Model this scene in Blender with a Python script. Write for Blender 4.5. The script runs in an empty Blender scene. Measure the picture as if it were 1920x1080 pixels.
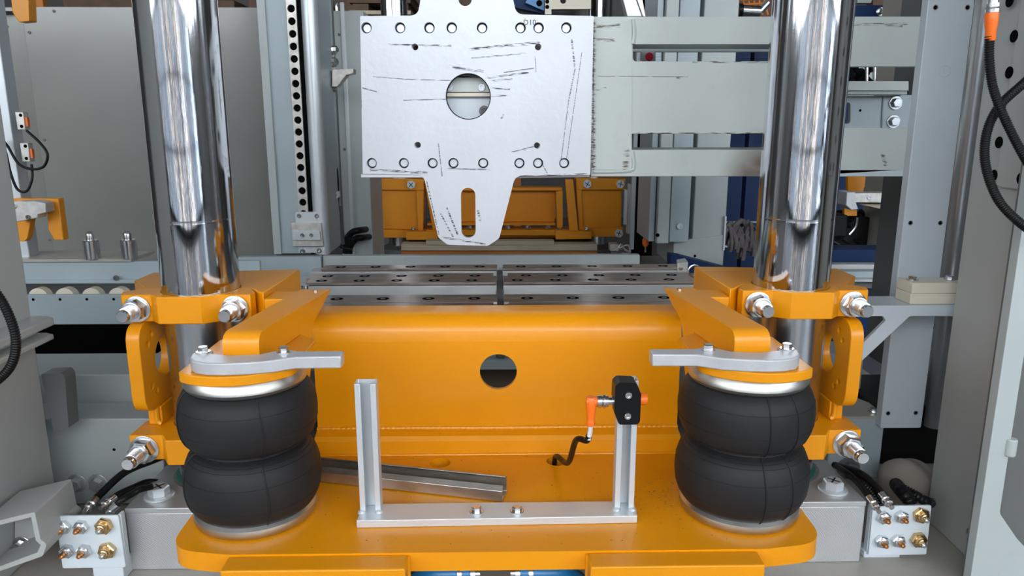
import bpy, bmesh, math, random
from mathutils import Vector, Matrix, geometry
random.seed(4)
R = math.radians
SC = bpy.context.scene
COL = SC.collection

# ------------------------------------------------------------------ camera
FPX, PITCH, YAW, HC = 1397.0, R(12.4), R(1.1), 1.6
cd = bpy.data.cameras.new('camera'); cam = bpy.data.objects.new('camera', cd); COL.objects.link(cam)
cd.sensor_width = 36; cd.lens = FPX * 36 / 1920; cd.clip_start = .02; cd.clip_end = 200
cam.location = (0, 0, HC); cam.rotation_euler = (R(90) - PITCH, 0, -YAW)
SC.camera = cam
# ------------------------------------------------------------------ world, exposure
w = bpy.data.worlds.new('hall_sky'); SC.world = w; w.use_nodes = True
bg = w.node_tree.nodes['Background']; bg.inputs[0].default_value = (.80, .88, 1, 1); bg.inputs[1].default_value = .3
SC.view_settings.view_transform = 'Standard'; SC.view_settings.look = 'None'
SC.view_settings.exposure = 0.0; SC.view_settings.gamma = 1.0
try: SC.view_settings.use_curve_mapping = False
except Exception: pass
GLOW = 9.8       # radiance of the unseen glowing panes added to light the press
ROOF_GLOW = 0.5       # radiance of the unseen roof strips added as lights

# ------------------------------------------------------------------ pixel -> world helpers (measure real positions from the photo)
def ray(u, v):
    a = (u - 960) / FPX; b = -(v - 540) / FPX
    x = a; y = math.cos(PITCH) + b * math.sin(PITCH); z = -math.sin(PITCH) + b * math.cos(PITCH)
    return Vector((x * math.cos(YAW) + y * math.sin(YAW), -x * math.sin(YAW) + y * math.cos(YAW), z))
def PY(u, v, Y):
    r = ray(u, v); return r * (Y / r.y) + Vector((0, 0, HC))
def PZ(u, v, Z):
    r = ray(u, v); return r * ((Z - HC) / r.z) + Vector((0, 0, HC))
def PX(u, v, X):
    r = ray(u, v); return r * (X / r.x) + Vector((0, 0, HC))
def XZ(Y, pts): return [(PY(u, v, Y).x, PY(u, v, Y).z) for u, v in pts]
def XY(Z, pts): return [(PZ(u, v, Z).x, PZ(u, v, Z).y) for u, v in pts]

# ------------------------------------------------------------------ materials
def mat(name, col, rough=.5, metal=0., var=.06, scale=6., bump=0., bscale=60., spec=.5, coat=0., dirt=0., dcol=(.05, .04, .03), stretch=(1, 1, 1), emit=None, estr=0, bstretch=None, aniso=0):
    m = bpy.data.materials.new(name); m.use_nodes = True
    nt = m.node_tree; n = nt.nodes; L = nt.links; b = n['Principled BSDF']
    b.inputs['Roughness'].default_value = rough; b.inputs['Metallic'].default_value = metal
    b.inputs['Specular IOR Level'].default_value = spec; b.inputs['Coat Weight'].default_value = coat
    b.inputs['Coat Roughness'].default_value = .12
    tc = n.new('ShaderNodeTexCoord'); mp = n.new('ShaderNodeMapping'); mp.inputs['Scale'].default_value = stretch
    L.new(tc.outputs['Object'], mp.inputs['Vector'])
    nz = n.new('ShaderNodeTexNoise'); nz.inputs['Scale'].default_value = scale; nz.inputs['Detail'].default_value = 5
    L.new(mp.outputs[0], nz.inputs['Vector'])
    cr = n.new('ShaderNodeValToRGB'); L.new(nz.outputs['Fac'], cr.inputs[0])
    lo = [max(0, c * (1 - var)) for c in col]; hi = [min(1, c * (1 + var)) for c in col]
    cr.color_ramp.elements[0].position = .3; cr.color_ramp.elements[0].color = (*lo, 1)
    cr.color_ramp.elements[1].position = .7; cr.color_ramp.elements[1].color = (*hi, 1)
    out = cr.outputs[0]
    if dirt > 0:
        n2 = n.new('ShaderNodeTexNoise'); n2.inputs['Scale'].default_value = scale * 2.7; n2.inputs['Detail'].default_value = 9; n2.inputs['Roughness'].default_value = .7
        L.new(mp.outputs[0], n2.inputs['Vector'])
        c2 = n.new('ShaderNodeValToRGB'); c2.color_ramp.elements[0].position = .57; c2.color_ramp.elements[1].position = .78
        c2.color_ramp.elements[0].color = (0, 0, 0, 1); c2.color_ramp.elements[1].color = (dirt, dirt, dirt, 1)
        L.new(n2.outputs['Fac'], c2.inputs[0])
        mx = n.new('ShaderNodeMix'); mx.data_type = 'RGBA'; L.new(c2.outputs[0], mx.inputs[0]); L.new(out, mx.inputs[6]); mx.inputs[7].default_value = (*dcol, 1)
        out = mx.outputs[2]
    L.new(out, b.inputs['Base Color'])
    # roughness variation
    rr = n.new('ShaderNodeMapRange'); rr.inputs[3].default_value = max(0.02, rough * .8); rr.inputs[4].default_value = min(1, rough * 1.25)
    L.new(nz.outputs['Fac'], rr.inputs[0]); L.new(rr.outputs[0], b.inputs['Roughness'])
    if bump > 0:
        n3 = n.new('ShaderNodeTexNoise'); n3.inputs['Scale'].default_value = bscale; n3.inputs['Detail'].default_value = 3
        if bstretch:
            m2 = n.new('ShaderNodeMapping'); m2.inputs['Scale'].default_value = bstretch; L.new(tc.outputs['Object'], m2.inputs['Vector']); L.new(m2.outputs[0], n3.inputs['Vector'])
        else: L.new(mp.outputs[0], n3.inputs['Vector'])
        bp = n.new('ShaderNodeBump'); bp.inputs['Strength'].default_value = bump; bp.inputs['Distance'].default_value = .002
        L.new(n3.outputs['Fac'], bp.inputs['Height']); L.new(bp.outputs[0], b.inputs['Normal'])
    if emit:
        b.inputs['Emission Color'].default_value = (*emit, 1); b.inputs['Emission Strength'].default_value = estr
    return m

def marks(m, segs, width=.0012, col=(.03, .025, .03), up='XZ', noise=.5, nscale=90, soft=False):
    """dark scratch marks along the given segments (in the thing's own coordinates) mixed over the base colour"""
    nt = m.node_tree; n = nt.nodes; L = nt.links; b = n['Principled BSDF']
    tc = n.new('ShaderNodeTexCoord'); sx = n.new('ShaderNodeSeparateXYZ'); L.new(tc.outputs['Object'], sx.inputs[0])
    cx = n.new('ShaderNodeCombineXYZ'); L.new(sx.outputs[0], cx.inputs[0]); L.new(sx.outputs[2], cx.inputs[1])
    nz = n.new('ShaderNodeTexNoise'); nz.inputs['Scale'].default_value = nscale; nz.inputs['Detail'].default_value = 4
    sm = n.new('ShaderNodeMapping'); sm.inputs['Scale'].default_value = (1, 1, 1) if soft else (.22, 1, 2.2); sm.inputs['Rotation'].default_value = (0, R(-6), 0)
    L.new(tc.outputs['Object'], sm.inputs['Vector']); L.new(sm.outputs[0], nz.inputs['Vector'])
    def vm(op, a, bb):
        q = n.new('ShaderNodeVectorMath'); q.operation = op
        for i, s in enumerate((a, bb)):
            if hasattr(s, 'default_value') or hasattr(s, 'is_linked'): L.new(s, q.inputs[i])
            else: q.inputs[i].default_value = s
        return q
    def mm(op, a, bb=None, clamp=False):
        q = n.new('ShaderNodeMath'); q.operation = op; q.use_clamp = clamp
        for i, s in enumerate((a, bb)):
            if s is None: continue
            if isinstance(s, (int, float)): q.inputs[i].default_value = s
            else: L.new(s, q.inputs[i])
        return q.outputs[0]
    acc = acc2 = None
    for (x0, y0, x1, y1, k) in segs:
        A = Vector((x0, y0, 0)); B = Vector((x1, y1, 0)); D = B - A; l2 = D.length_squared
        q = vm('SUBTRACT', cx.outputs[0], tuple(A)).outputs[0]
        t = mm('MULTIPLY', vm('DOT_PRODUCT', q, tuple(D)).outputs['Value'], 1 / l2, True)
        sc = n.new('ShaderNodeVectorMath'); sc.operation = 'SCALE'; sc.inputs[0].default_value = tuple(D); L.new(t, sc.inputs['Scale'])
        d = vm('DISTANCE', q, sc.outputs[0]).outputs['Value']
        s = mm('SUBTRACT', 1, mm('DIVIDE', d, width * k), True)
        if k < 2: s = mm('MULTIPLY', s, 2.5, True); acc2 = s if acc2 is None else mm('MAXIMUM', acc2, s)
        else: acc = s if acc is None else mm('MAXIMUM', acc, s)
    thr = mm('MULTIPLY', mm('SUBTRACT', nz.outputs['Fac'], noise), 9, True)
    if soft: thr = mm('ADD', mm('MULTIPLY', nz.outputs['Fac'], .6), .55, True)
    fac = mm('MULTIPLY', mm('MULTIPLY', acc, thr), 1.6 if not soft else 1.0, True) if acc else 0.0
    if acc2 is not None: 
        fine = mm('MULTIPLY', acc2, mm('MULTIPLY', mm('SUBTRACT', nz.outputs['Fac'], .38), 8, True))
        fac = mm('MAXIMUM', fac, mm('MULTIPLY', fine, .8)) if acc else fine
    src = b.inputs['Base Color'].links[0].from_socket
    mx = n.new('ShaderNodeMix'); mx.data_type = 'RGBA'; L.new(fac, mx.inputs[0]); L.new(src, mx.inputs[6]); mx.inputs[7].default_value = (*col, 1)
    L.new(mx.outputs[2], b.inputs['Base Color'])

M = {}
M['yellow'] = mat('yellow_paint', (.76, .285, .0002), .36, var=.03, scale=3, bump=.10, bscale=90, coat=.10, spec=.4, dirt=.10, dcol=(.35, .12, .01))
M['yellowback'] = mat('yellow_paint_old', (.74, .27, .003), .42, var=.05, scale=4, bump=.15, bscale=80, dirt=.12, dcol=(.2, .06, .01))
M['grey'] = mat('grey_paint', (.40, .44, .44), .42, var=.05, scale=3, bump=.05, bscale=80, dirt=.14, dcol=(.22, .18, .12))
M['bluegrey'] = mat('blue_grey_paint', (.36, .43, .46), .40, var=.05, scale=4, bump=.15, bscale=140)
M['panelgrey'] = mat('panel_grey_paint', (.175, .178, .160), .22, var=.12, scale=1.2, coat=.2)
M['armgrey'] = mat('arm_grey_paint', (.54, .59, .57), .40, var=.04, scale=5, bump=.08, bscale=60, dirt=.22, dcol=(.30, .26, .18))
M['cabinet'] = mat('cabinet_paint', (.36, .37, .355), .38, var=.03, scale=2, bump=.04, bscale=60)
M['darkgrey'] = mat('dark_grey_paint', (.12, .125, .125), .45, var=.1)
M['base'] = mat('base_plate_paint', (.36, .34, .30), .38, var=.08, scale=4, dirt=.35, dcol=(.12, .09, .06))
M['silver'] = mat('silver_paint', (.66, .69, .74), .36, metal=.15, var=.04, scale=5, bump=.35, bscale=45, dirt=.08, dcol=(.4, .38, .38))
M['alu'] = mat('brushed_aluminium', (.62, .66, .69), .36, metal=.45, var=.05, scale=5, bump=.1, bscale=50, bstretch=(6, 6, .4))
M['platealu'] = mat('milled_aluminium', (.60, .66, .71), .42, metal=.1, var=.05, scale=4, bump=.12, bscale=50, bstretch=(6, 6, .4))
M['turned'] = mat('turned_steel', (.66, .67, .69), .30, metal=.85, var=.03, scale=4, bump=.08, bscale=60, bstretch=(.3, .3, 12))
M['milled'] = mat('milled_block_face', (.56, .57, .58), .40, metal=.6, var=.05, scale=6)
def mill():
    m = M['milled']; nt = m.node_tree; n = nt.nodes; L = nt.links; b = n['Principled BSDF']
    tc = n.new('ShaderNodeTexCoord'); mp = n.new('ShaderNodeMapping'); mp.inputs['Location'].default_value = (.25, 0, .12); L.new(tc.outputs['Object'], mp.inputs['Vector'])
    wv = n.new('ShaderNodeTexWave'); wv.wave_type = 'RINGS'; wv.rings_direction = 'Y'; wv.inputs['Scale'].default_value = 75; wv.inputs['Distortion'].default_value = 4; wv.inputs['Detail'].default_value = 3; wv.inputs['Detail Scale'].default_value = 2
    L.new(mp.outputs[0], wv.inputs['Vector'])
    bp = n.new('ShaderNodeBump'); bp.inputs['Strength'].default_value = .25; bp.inputs['Distance'].default_value = .001; L.new(wv.outputs['Fac'], bp.inputs['Height']); L.new(bp.outputs[0], b.inputs['Normal'])
mill()
M['cast'] = mat('cast_lever_paint', (.55, .56, .58), .40, metal=.35, var=.05, scale=30, bump=.25, bscale=120)
M['zinc'] = mat('zinc_steel', (.66, .67, .68), .22, metal=1, var=.1, scale=30)
M['zincring'] = mat('zinc_ring', (.50, .50, .47), .36, metal=1, var=.08, scale=12)
M['steel'] = mat('milled_steel', (.52, .53, .53), .42, metal=.65, var=.08, scale=6, bump=.2, bscale=40, bstretch=(1, 6, 30))
M['oilsteel'] = mat('oiled_steel', (.40, .33, .28), .30, metal=.6, var=.35, scale=9, stretch=(1, 3, 3), dirt=.5, dcol=(.06, .035, .02))
M['channel'] = mat('mill_scale_steel', (.46, .42, .37), .33, metal=.9, var=.22, scale=10, stretch=(1, 4, 4), dirt=.4, dcol=(.12, .07, .04))
M['brass'] = mat('brass', (.60, .42, .22), .24, metal=1, var=.12, scale=30)
M['copper'] = mat('copper_tip', (.62, .27, .10), .3, metal=1, var=.15, scale=40)
M['rubber'] = mat('black_rubber', (.015, .015, .0155), .55, var=.2, scale=10, bump=.1, bscale=60, spec=.28, dirt=.06, dcol=(.12, .11, .10))
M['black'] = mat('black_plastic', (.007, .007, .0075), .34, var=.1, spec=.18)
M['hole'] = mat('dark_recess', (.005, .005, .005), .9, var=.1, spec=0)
M['ink'] = mat('black_marker_ink', (.01, .01, .012), .5)
M['orange'] = mat('orange_plastic', (.90, .16, .01), .38, var=.04)
M['led'] = mat('orange_indicator', (.8, .16, .02), .4)
M['cream'] = mat('cream_plastic', (.72, .66, .54), .45, var=.04)
M['white'] = mat('white_plate_paint', (.60, .66, .70), .36, var=.03, coat=.1)
M['wcable'] = mat('white_cable', (.62, .60, .62), .45)
M['blue'] = mat('blue_paint', (.002, .021, .085), .5, var=.1, spec=.25)
M['hoseblue'] = mat('blue_hose', (.01, .15, .36), .3, var=.05)
M['rail'] = mat('rail_strip_steel', (.62, .60, .56), .34, metal=.5, var=.15, scale=40, dirt=.15)
M['wood'] = mat('beige_board', (.48, .40, .30), .55, var=.1, scale=5, stretch=(1, 6, 6))
M['rag'] = mat('grey_cloth', (.17, .15, .155), .9, var=.25, scale=14)
M['tarp'] = mat('dusty_cover', (.30, .27, .23), .7, var=.12, scale=8)
M['brown'] = mat('brown_crate', (.12, .07, .045), .7, var=.3, scale=6)
M['floor'] = mat('hall_floor', (.16, .155, .15), .16, var=.15, scale=.8, dirt=.3)
M['wall'] = mat('hall_wall', (.11, .105, .10), .7, var=.1, scale=.5)
M['roof'] = mat('hall_roof', (.05, .042, .038), .7, var=.15, scale=.5)
M['green'] = mat('green_seal', (.01, .10, .07), .4)
M['red'] = mat('red_plastic', (.55, .01, .04), .35)
M['redpaint'] = mat('orange_rack_paint', (.60, .20, .03), .5)
M['light_pane'] = mat('bright_glow_pane', (.8, .9, 1), .5, emit=(.91, .955, 1.0), estr=GLOW)  # glow of the unseen panes added as lights, in several tints
M['glow_mid'] = mat('mid_glow_pane', (.6, .7, .8), .5, emit=(.72, .85, 1.0), estr=GLOW * .40)
M['glow_dim'] = mat('dim_glow_pane', (.5, .55, .6), .5, emit=(.66, .80, 1.0), estr=GLOW * .065)
M['glow_warm'] = mat('warm_glow_pane', (.8, .6, .5), .5, emit=(1.0, .88, .78), estr=GLOW * .30)
M['roof_strip'] = mat('roof_glow_pane', (.8, .9, 1), .5, emit=(.90, .95, 1.0), estr=ROOF_GLOW)

def chrome():
    m = bpy.data.materials.new('hard_chrome'); m.use_nodes = True
    nt = m.node_tree; n = nt.nodes; L = nt.links; b = n['Principled BSDF']
    b.inputs['Base Color'].default_value = (.60, .615, .64, 1); b.inputs['Metallic'].default_value = 1
    tc = n.new('ShaderNodeTexCoord'); mp = n.new('ShaderNodeMapping'); mp.inputs['Scale'].default_value = (1, 1, .006)
    L.new(tc.outputs['Object'], mp.inputs['Vector'])
    nz = n.new('ShaderNodeTexNoise'); nz.inputs['Scale'].default_value = 60; nz.inputs['Detail'].default_value = 6; nz.inputs['Roughness'].default_value = .65
    L.new(mp.outputs[0], nz.inputs['Vector'])
    bp = n.new('ShaderNodeBump'); bp.inputs['Strength'].default_value = .30; bp.inputs['Distance'].default_value = .0012
    L.new(nz.outputs['Fac'], bp.inputs['Height']); L.new(bp.outputs[0], b.inputs['Normal'])
    n2 = n.new('ShaderNodeTexNoise'); n2.inputs['Scale'].default_value = 7; n2.inputs['Detail'].default_value = 8
    m2 = n.new('ShaderNodeMapping'); m2.inputs['Scale'].default_value = (1, 1, .3); L.new(tc.outputs['Object'], m2.inputs['Vector']); L.new(m2.outputs[0], n2.inputs['Vector'])
    rr = n.new('ShaderNodeMapRange'); rr.inputs[1].default_value = .35; rr.inputs[2].default_value = .75; rr.inputs[3].default_value = .03; rr.inputs[4].default_value = .12
    L.new(n2.outputs['Fac'], rr.inputs[0])
    sp = n.new('ShaderNodeSeparateXYZ'); L.new(tc.outputs['Object'], sp.inputs[0])
    st = n.new('ShaderNodeMapRange'); st.inputs[1].default_value = .46; st.inputs[2].default_value = .44; st.inputs[3].default_value = 0; st.inputs[4].default_value = .16
    L.new(sp.outputs[2], st.inputs[0]); ad = n.new('ShaderNodeMath'); L.new(rr.outputs[0], ad.inputs[0]); L.new(st.outputs[0], ad.inputs[1]); L.new(ad.outputs[0], b.inputs['Roughness'])
    return m
M['chrome'] = chrome()

# ------------------------------------------------------------------ mesh building
def circle(cx, cy, r, n=28, a0=0): return [(cx + r * math.cos(a0 + 2 * math.pi * i / n), cy + r * math.sin(a0 + 2 * math.pi * i / n)) for i in range(n)]
def slot(cx, y0, y1, r, n=10):
    p = [(cx + r * math.cos(math.pi * i / n), y1 - r + r * math.sin(math.pi * i / n)) for i in range(n + 1)]
    return p + [(cx + r * math.cos(math.pi + math.pi * i / n), y0 + r + r * math.sin(math.pi + math.pi * i / n)) for i in range(n + 1)]
def rnd(pts, r, seg=5):
    """round polygon corners; r number or list"""
    out = []; N = len(pts)
    for i, p in enumerate(pts):
        rr = r[i] if isinstance(r, (list, tuple)) else r
        P = Vector(p); A = Vector(pts[i - 1]); B = Vector(pts[(i + 1) % N])
        if rr <= 0: out.append(tuple(P)); continue
        da = (A - P).normalized(); db = (B - P).normalized()
        ang = da.angle(db); t = min(rr / math.tan(ang / 2), (A - P).length * .48, (B - P).length * .48)
        s = P + da * t; e = P + db * t
        for k in range(seg + 1):
            f = k / seg; out.append(tuple((1 - f) ** 2 * s + 2 * f * (1 - f) * P + f * f * e))
    return out
def area(p): return sum(p[i - 1][0] * p[i][1] - p[i][0] * p[i - 1][1] for i in range(len(p))) / 2

def inside(l, x, y):
    c = False
    for i in range(len(l)):
        (x0, y0), (x1, y1) = l[i - 1], l[i]
        if (y0 > y) != (y1 > y) and x < (x1 - x0) * (y - y0) / (y1 - y0) + x0: c = not c
    return c
def cdt(loops, flat):
    ed = []; o = 0
    for l in loops:
        k = len(l); ed += [(o + i, o + (i + 1) % k) for i in range(k)]; o += k
    res = geometry.delaunay_2d_cdt([Vector((p[0] * 100, p[1] * 100)) for p in flat], ed, [], 0, 1e-7)
    out = []
    for f in res[2]:
        x = sum(res[0][i][0] for i in f) / len(f) / 100; y = sum(res[0][i][1] for i in f) / len(f) / 100
        if inside(loops[0], x, y) and not any(inside(h, x, y) for h in loops[1:]): out.append(tuple(res[3][i][0] for i in f))
    return out

class MB:
    def __init__(s, Mx=None): s.v = []; s.f = []; s.M = Mx
    def add(s, vs, fs):
        o = len(s.v); s.v += [tuple(s.M @ Vector(v)) if s.M else tuple(v) for v in vs]; s.f += [tuple(i + o for i in f) for f in fs]; return s
    def box(s, x0, x1, y0, y1, z0, z1):
        x0, x1 = sorted((x0, x1)); y0, y1 = sorted((y0, y1)); z0, z1 = sorted((z0, z1))
        return s.add([(x, y, z) for x in (x0, x1) for y in (y0, y1) for z in (z0, z1)],
                     [(0, 1, 3, 2), (4, 6, 7, 5), (0, 4, 5, 1), (2, 3, 7, 6), (0, 2, 6, 4), (1, 5, 7, 3)])
    def prism(s, outer, d0, d1, holes=(), plane='XZ'):
        d0, d1 = sorted((d0, d1))
        if area(outer) < 0: outer = outer[::-1]
        holes = [h if area(h) < 0 else h[::-1] for h in holes]
        loops = [outer] + holes
        flat = [p for l in loops for p in l]; n = len(flat)
        mp = {'XZ': lambda p, d: (p[0], d, p[1]), 'XY': lambda p, d: (p[0], p[1], d), 'YZ': lambda p, d: (d, p[0], p[1])}[plane]
        vs = [mp(p, d0) for p in flat] + [mp(p, d1) for p in flat]
        if holes or len(outer) > 4:
            tr = cdt(loops, flat)
        else: tr = [tuple(range(n))]
        fs = []
        for t in tr:
            a = area([flat[i] for i in t])
            t = tuple(t) if a > 0 else tuple(t[::-1])
            fs.append(t); fs.append(tuple(i + n for i in t[::-1]))
        o = 0
        for l in loops:
            k = len(l)
            for i in range(k):
                a, b = o + i, o + (i + 1) % k
                fs.append((a, a + n, b + n, b))
            o += k
        if plane != 'XZ': fs = [f[::-1] for f in fs]
        return s.add(vs, fs)
    def cyl(s, p0, p1, r0, r1=None, n=24, cap=True):
        r1 = r0 if r1 is None else r1
        return s.lathe(p0, Vector(p1) - Vector(p0), [(r0, 0), (r1, (Vector(p1) - Vector(p0)).length)], n, cap)
    def lathe(s, o, ax, prof, n=32, cap=True, rot=0):
        o = Vector(o); ax = Vector(ax).normalized()
        q = Vector((0, 0, 1)).rotation_difference(ax)
        e1 = q @ Vector((1, 0, 0)); e2 = q @ Vector((0, 1, 0))
        vs = []; fs = []
        for r, h in prof:
            for i in range(n):
                a = rot + 2 * math.pi * i / n
                vs.append(o + ax * h + (e1 * math.cos(a) + e2 * math.sin(a)) * r)
        for j in range(len(prof) - 1):
            for i in range(n):
                k = (i + 1) % n
                fs.append((j * n + i, j * n + k, (j + 1) * n + k, (j + 1) * n + i))
        if cap:
            fs.append(tuple(range(n - 1, -1, -1))); fs.append(tuple((len(prof) - 1) * n + i for i in range(n)))
        return s.add(vs, fs)
    def hexa(s, o, ax, af, h, rot=0, ch=.12):
        r = af / math.sqrt(3)
        o = Vector(o); ax = Vector(ax).normalized()
        return s.lathe(o, ax, [(r * .96, 0), (r, h * .06), (r, h * (1 - ch * 1.2)), (r * .87, h)], 6, True, rot)
    def tube(s, pts, r, n=12, sub=6, corr=0, pitch=.006, cap=True):
        P = [Vector(p) for p in pts]
        if sub > 1 and len(P) > 2:
            Q = []
            for i in range(len(P) - 1):
                p0 = P[max(0, i - 1)]; p1 = P[i]; p2 = P[i + 1]; p3 = P[min(len(P) - 1, i + 2)]
                for k in range(sub):
                    t = k / sub
                    Q.append(.5 * ((2 * p1) + (p2 - p0) * t + (2 * p0 - 5 * p1 + 4 * p2 - p3) * t * t + (3 * p1 - p0 - 3 * p2 + p3) * t ** 3))
            Q.append(P[-1]); P = Q
        if corr:
            L = [0]
            for a, b in zip(P, P[1:]): L.append(L[-1] + (b - a).length)
            N = int(L[-1] / (pitch / 4)); Q = []; j = 0
            for i in range(N + 1):
                d = L[-1] * i / N
                while j < len(P) - 2 and L[j + 1] < d: j += 1
                t = (d - L[j]) / max(1e-9, L[j + 1] - L[j]); Q.append(P[j].lerp(P[j + 1], min(1, t)))
            P = Q
        vs = []; fs = []; T = (P[1] - P[0]).normalized(); N_ = T.orthogonal().normalized()
        for i, p in enumerate(P):
            t = (P[min(i + 1, len(P) - 1)] - P[max(0, i - 1)]).normalized()
            N_ = (T.rotation_difference(t) @ N_); N_ = (N_ - t * N_.dot(t)).normalized(); T = t; B_ = t.cross(N_)
            rr = r * (1 + corr * (1 if (i % 4) in (0, 1) else -1)) if corr else r
            for k in range(n):
                a = 2 * math.pi * k / n; vs.append(p + (N_ * math.cos(a) + B_ * math.sin(a)) * rr)
        for i in range(len(P) - 1):
            for k in range(n):
                k2 = (k + 1) % n; fs.append((i * n + k, i * n + k2, (i + 1) * n + k2, (i + 1) * n + k))
        if cap: fs.append(tuple(range(n - 1, -1, -1))); fs.append(tuple((len(P) - 1) * n + i for i in range(n)))
        return s.add(vs, fs)
    def warp(s, fn): s.v = [tuple(fn(Vector(v))) for v in s.v]; return s
    def mesh(s, name, off=Vector((0, 0, 0)), sharp=32):
        me = bpy.data.meshes.new(name)
        me.from_pydata([tuple(Vector(v) - off) for v in s.v], [], s.f)
        me.polygons.foreach_set('use_smooth', [True] * len(me.polygons))
        me.update()
        try: me.set_sharp_from_angle(angle=R(sharp))
        except Exception: pass
        return me

ROOTLOC = {}
def tag(o, label, cat, group=None, kind=None):
    if label: o['label'] = label
    if cat: o['category'] = cat
    if group: o['group'] = group
    if kind: o['kind'] = kind
    return o
def thing(name, label, cat, loc, group=None):
    o = bpy.data.objects.new(name, None); COL.objects.link(o); o.location = loc; o.empty_display_size = .05
    ROOTLOC[o] = Vector(loc); return tag(o, label, cat, group)
def rootof(p):
    while p.parent: p = p.parent
    return p
def part(name, mb, m, parent, label=None, bev=0, sharp=32, kind=None):
    off = ROOTLOC[rootof(parent)]
    me = mb.mesh(name, off, sharp); me.materials.append(m if not isinstance(m, str) else M[m])
    o = bpy.data.objects.new(name, me); COL.objects.link(o); o.parent = parent
    if label: o['label'] = label
    if kind: o['kind'] = kind
    if bev: bevel(o, bev)
    return o
def solo(name, mb, m, label, cat, group=None, bev=0, sharp=32, kind=None, loc=None):
    vs = mb.v; off = Vector(loc) if loc else Vector(((min(v[0] for v in vs) + max(v[0] for v in vs)) / 2, (min(v[1] for v in vs) + max(v[1] for v in vs)) / 2, min(v[2] for v in vs)))
    me = mb.mesh(name, off, sharp); me.materials.append(m if not isinstance(m, str) else M[m])
    o = bpy.data.objects.new(name, me); COL.objects.link(o); o.location = off; ROOTLOC[o] = off
    if bev: bevel(o, bev)
    return tag(o, label, cat, group, kind)
def struct(name, mb, m, bev=0):
    return solo(name, mb, m, None, None, None, bev, kind='structure')
def bevel(o, wd):
    b = o.modifiers.new('edge', 'BEVEL'); b.width = wd; b.segments = 2; b.limit_method = 'ANGLE'; b.angle_limit = R(40); b.harden_normals = False
CACHE = {}
def shared(key, build, m):
    if key not in CACHE:
        me = build().mesh(key[0], Vector((0, 0, 0)), 30); me.materials.append(M[m]); CACHE[key] = me
    return CACHE[key]
def place(name, me, pos, ax, parent, spin=0, label=None):
    o = bpy.data.objects.new(name, me); COL.objects.link(o)
    o.rotation_mode = 'QUATERNION'
    q = Vector((0, 0, 1)).rotation_difference(Vector(ax).normalized())
    o.rotation_quaternion = q @ Matrix.Rotation(spin, 4, 'Z').to_quaternion()
    if parent:
        o.location = Vector(pos) - ROOTLOC[rootof(parent)]; o.parent = parent
    else: o.location = pos
    if label: o['label'] = label
    return o
def bolt(pos, ax, af, parent, m='zinc', h=None, wash=True, spin=None, mark=False, name='bolt', label=None):
    h = h or af * .55; spin = random.random() if spin is None else spin
    def b():
        mb = MB(); z = 0
        if wash: mb.lathe((0, 0, 0), (0, 0, 1), [(af * .80, 0), (af * .82, af * .03), (af * .82, af * .10), (af * .78, af * .13)], 28); z = af * .13
        mb.hexa((0, 0, z), (0, 0, 1), af, h); return mb
    o = place(name, shared((name, round(af, 4), round(h, 4), wash, m), b, m), pos, ax, parent, spin, label)
    if mark:
        top = h + (af * .13 if wash else 0)
        def mk():
            mb = MB()
            for a in (.5, 2.0):
                mb.M = Matrix.Rotation(a, 4, 'Z'); mb.box(-af * .36, af * .36, -af * .045, af * .045, top, top + .0006)
            return mb
        c = bpy.data.objects.new('marker_cross', shared(('marker_cross', round(af, 4), round(top, 4)), mk, 'ink')); COL.objects.link(c); c.parent = o
    return o
def socket(pos, ax, r, parent, m='zinc', name='socket_screw', h=None):
    h = h or r * .5
    def b():
        mb = MB(); mb.lathe((0, 0, 0), (0, 0, 1), [(r, 0), (r, h * .85), (r * .93, h), (r * .5, h), (r * .47, h * .35)], 20); return mb
    return place(name, shared((name, round(r, 4), round(h, 4), m), b, m), pos, ax, parent)
def dimple(pos, ax, r, parent, name='hole', ring=False):
    def b():
        mb = MB(); mb.lathe((0, 0, 0), (0, 0, 1), [(r, -.0005), (r, .0004)], 20); return mb
    return place(name, shared((name, round(r, 4)), b, 'hole'), pos, ax, parent)
def stud(pos, ax, parent, r=.0165, ln=.075, af=.046, spin=.3):
    """hex nut, washer and threaded stud on the clamp face"""
    def nut():
        mb = MB(); mb.lathe((0, 0, 0), (0, 0, 1), [(af * .66, 0), (af * .68, .001), (af * .68, .004), (af * .62, .005)], 30)
        mb.hexa((0, 0, .005), (0, 0, 1), af, .024)
        mb.lathe((0, 0, .027), (0, 0, 1), [(r * 1.35, 0), (r * 1.35, .004), (r * 1.1, .005)], 24); return mb
    def rod():
        mb = MB(); prof = [(r * .9, 0)]; z = .02
        while z < ln - .012: prof += [(r, z), (r, z + .0016), (r * .9, z + .0022), (r * .9, z + .0036)]; z += .0042
        prof += [(r * .82, ln - .010), (r * .82, ln - .002), (r * .74, ln), ]
        mb.lathe((0, 0, 0), (0, 0, 1), prof, 24); return mb
    a = place('nut', shared(('nut', af), nut, 'zinc'), pos, ax, parent, spin)
    b = place('threaded_stud', shared(('threaded_stud', r, ln), rod, 'zinc'), pos, ax, parent)
    return a

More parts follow.
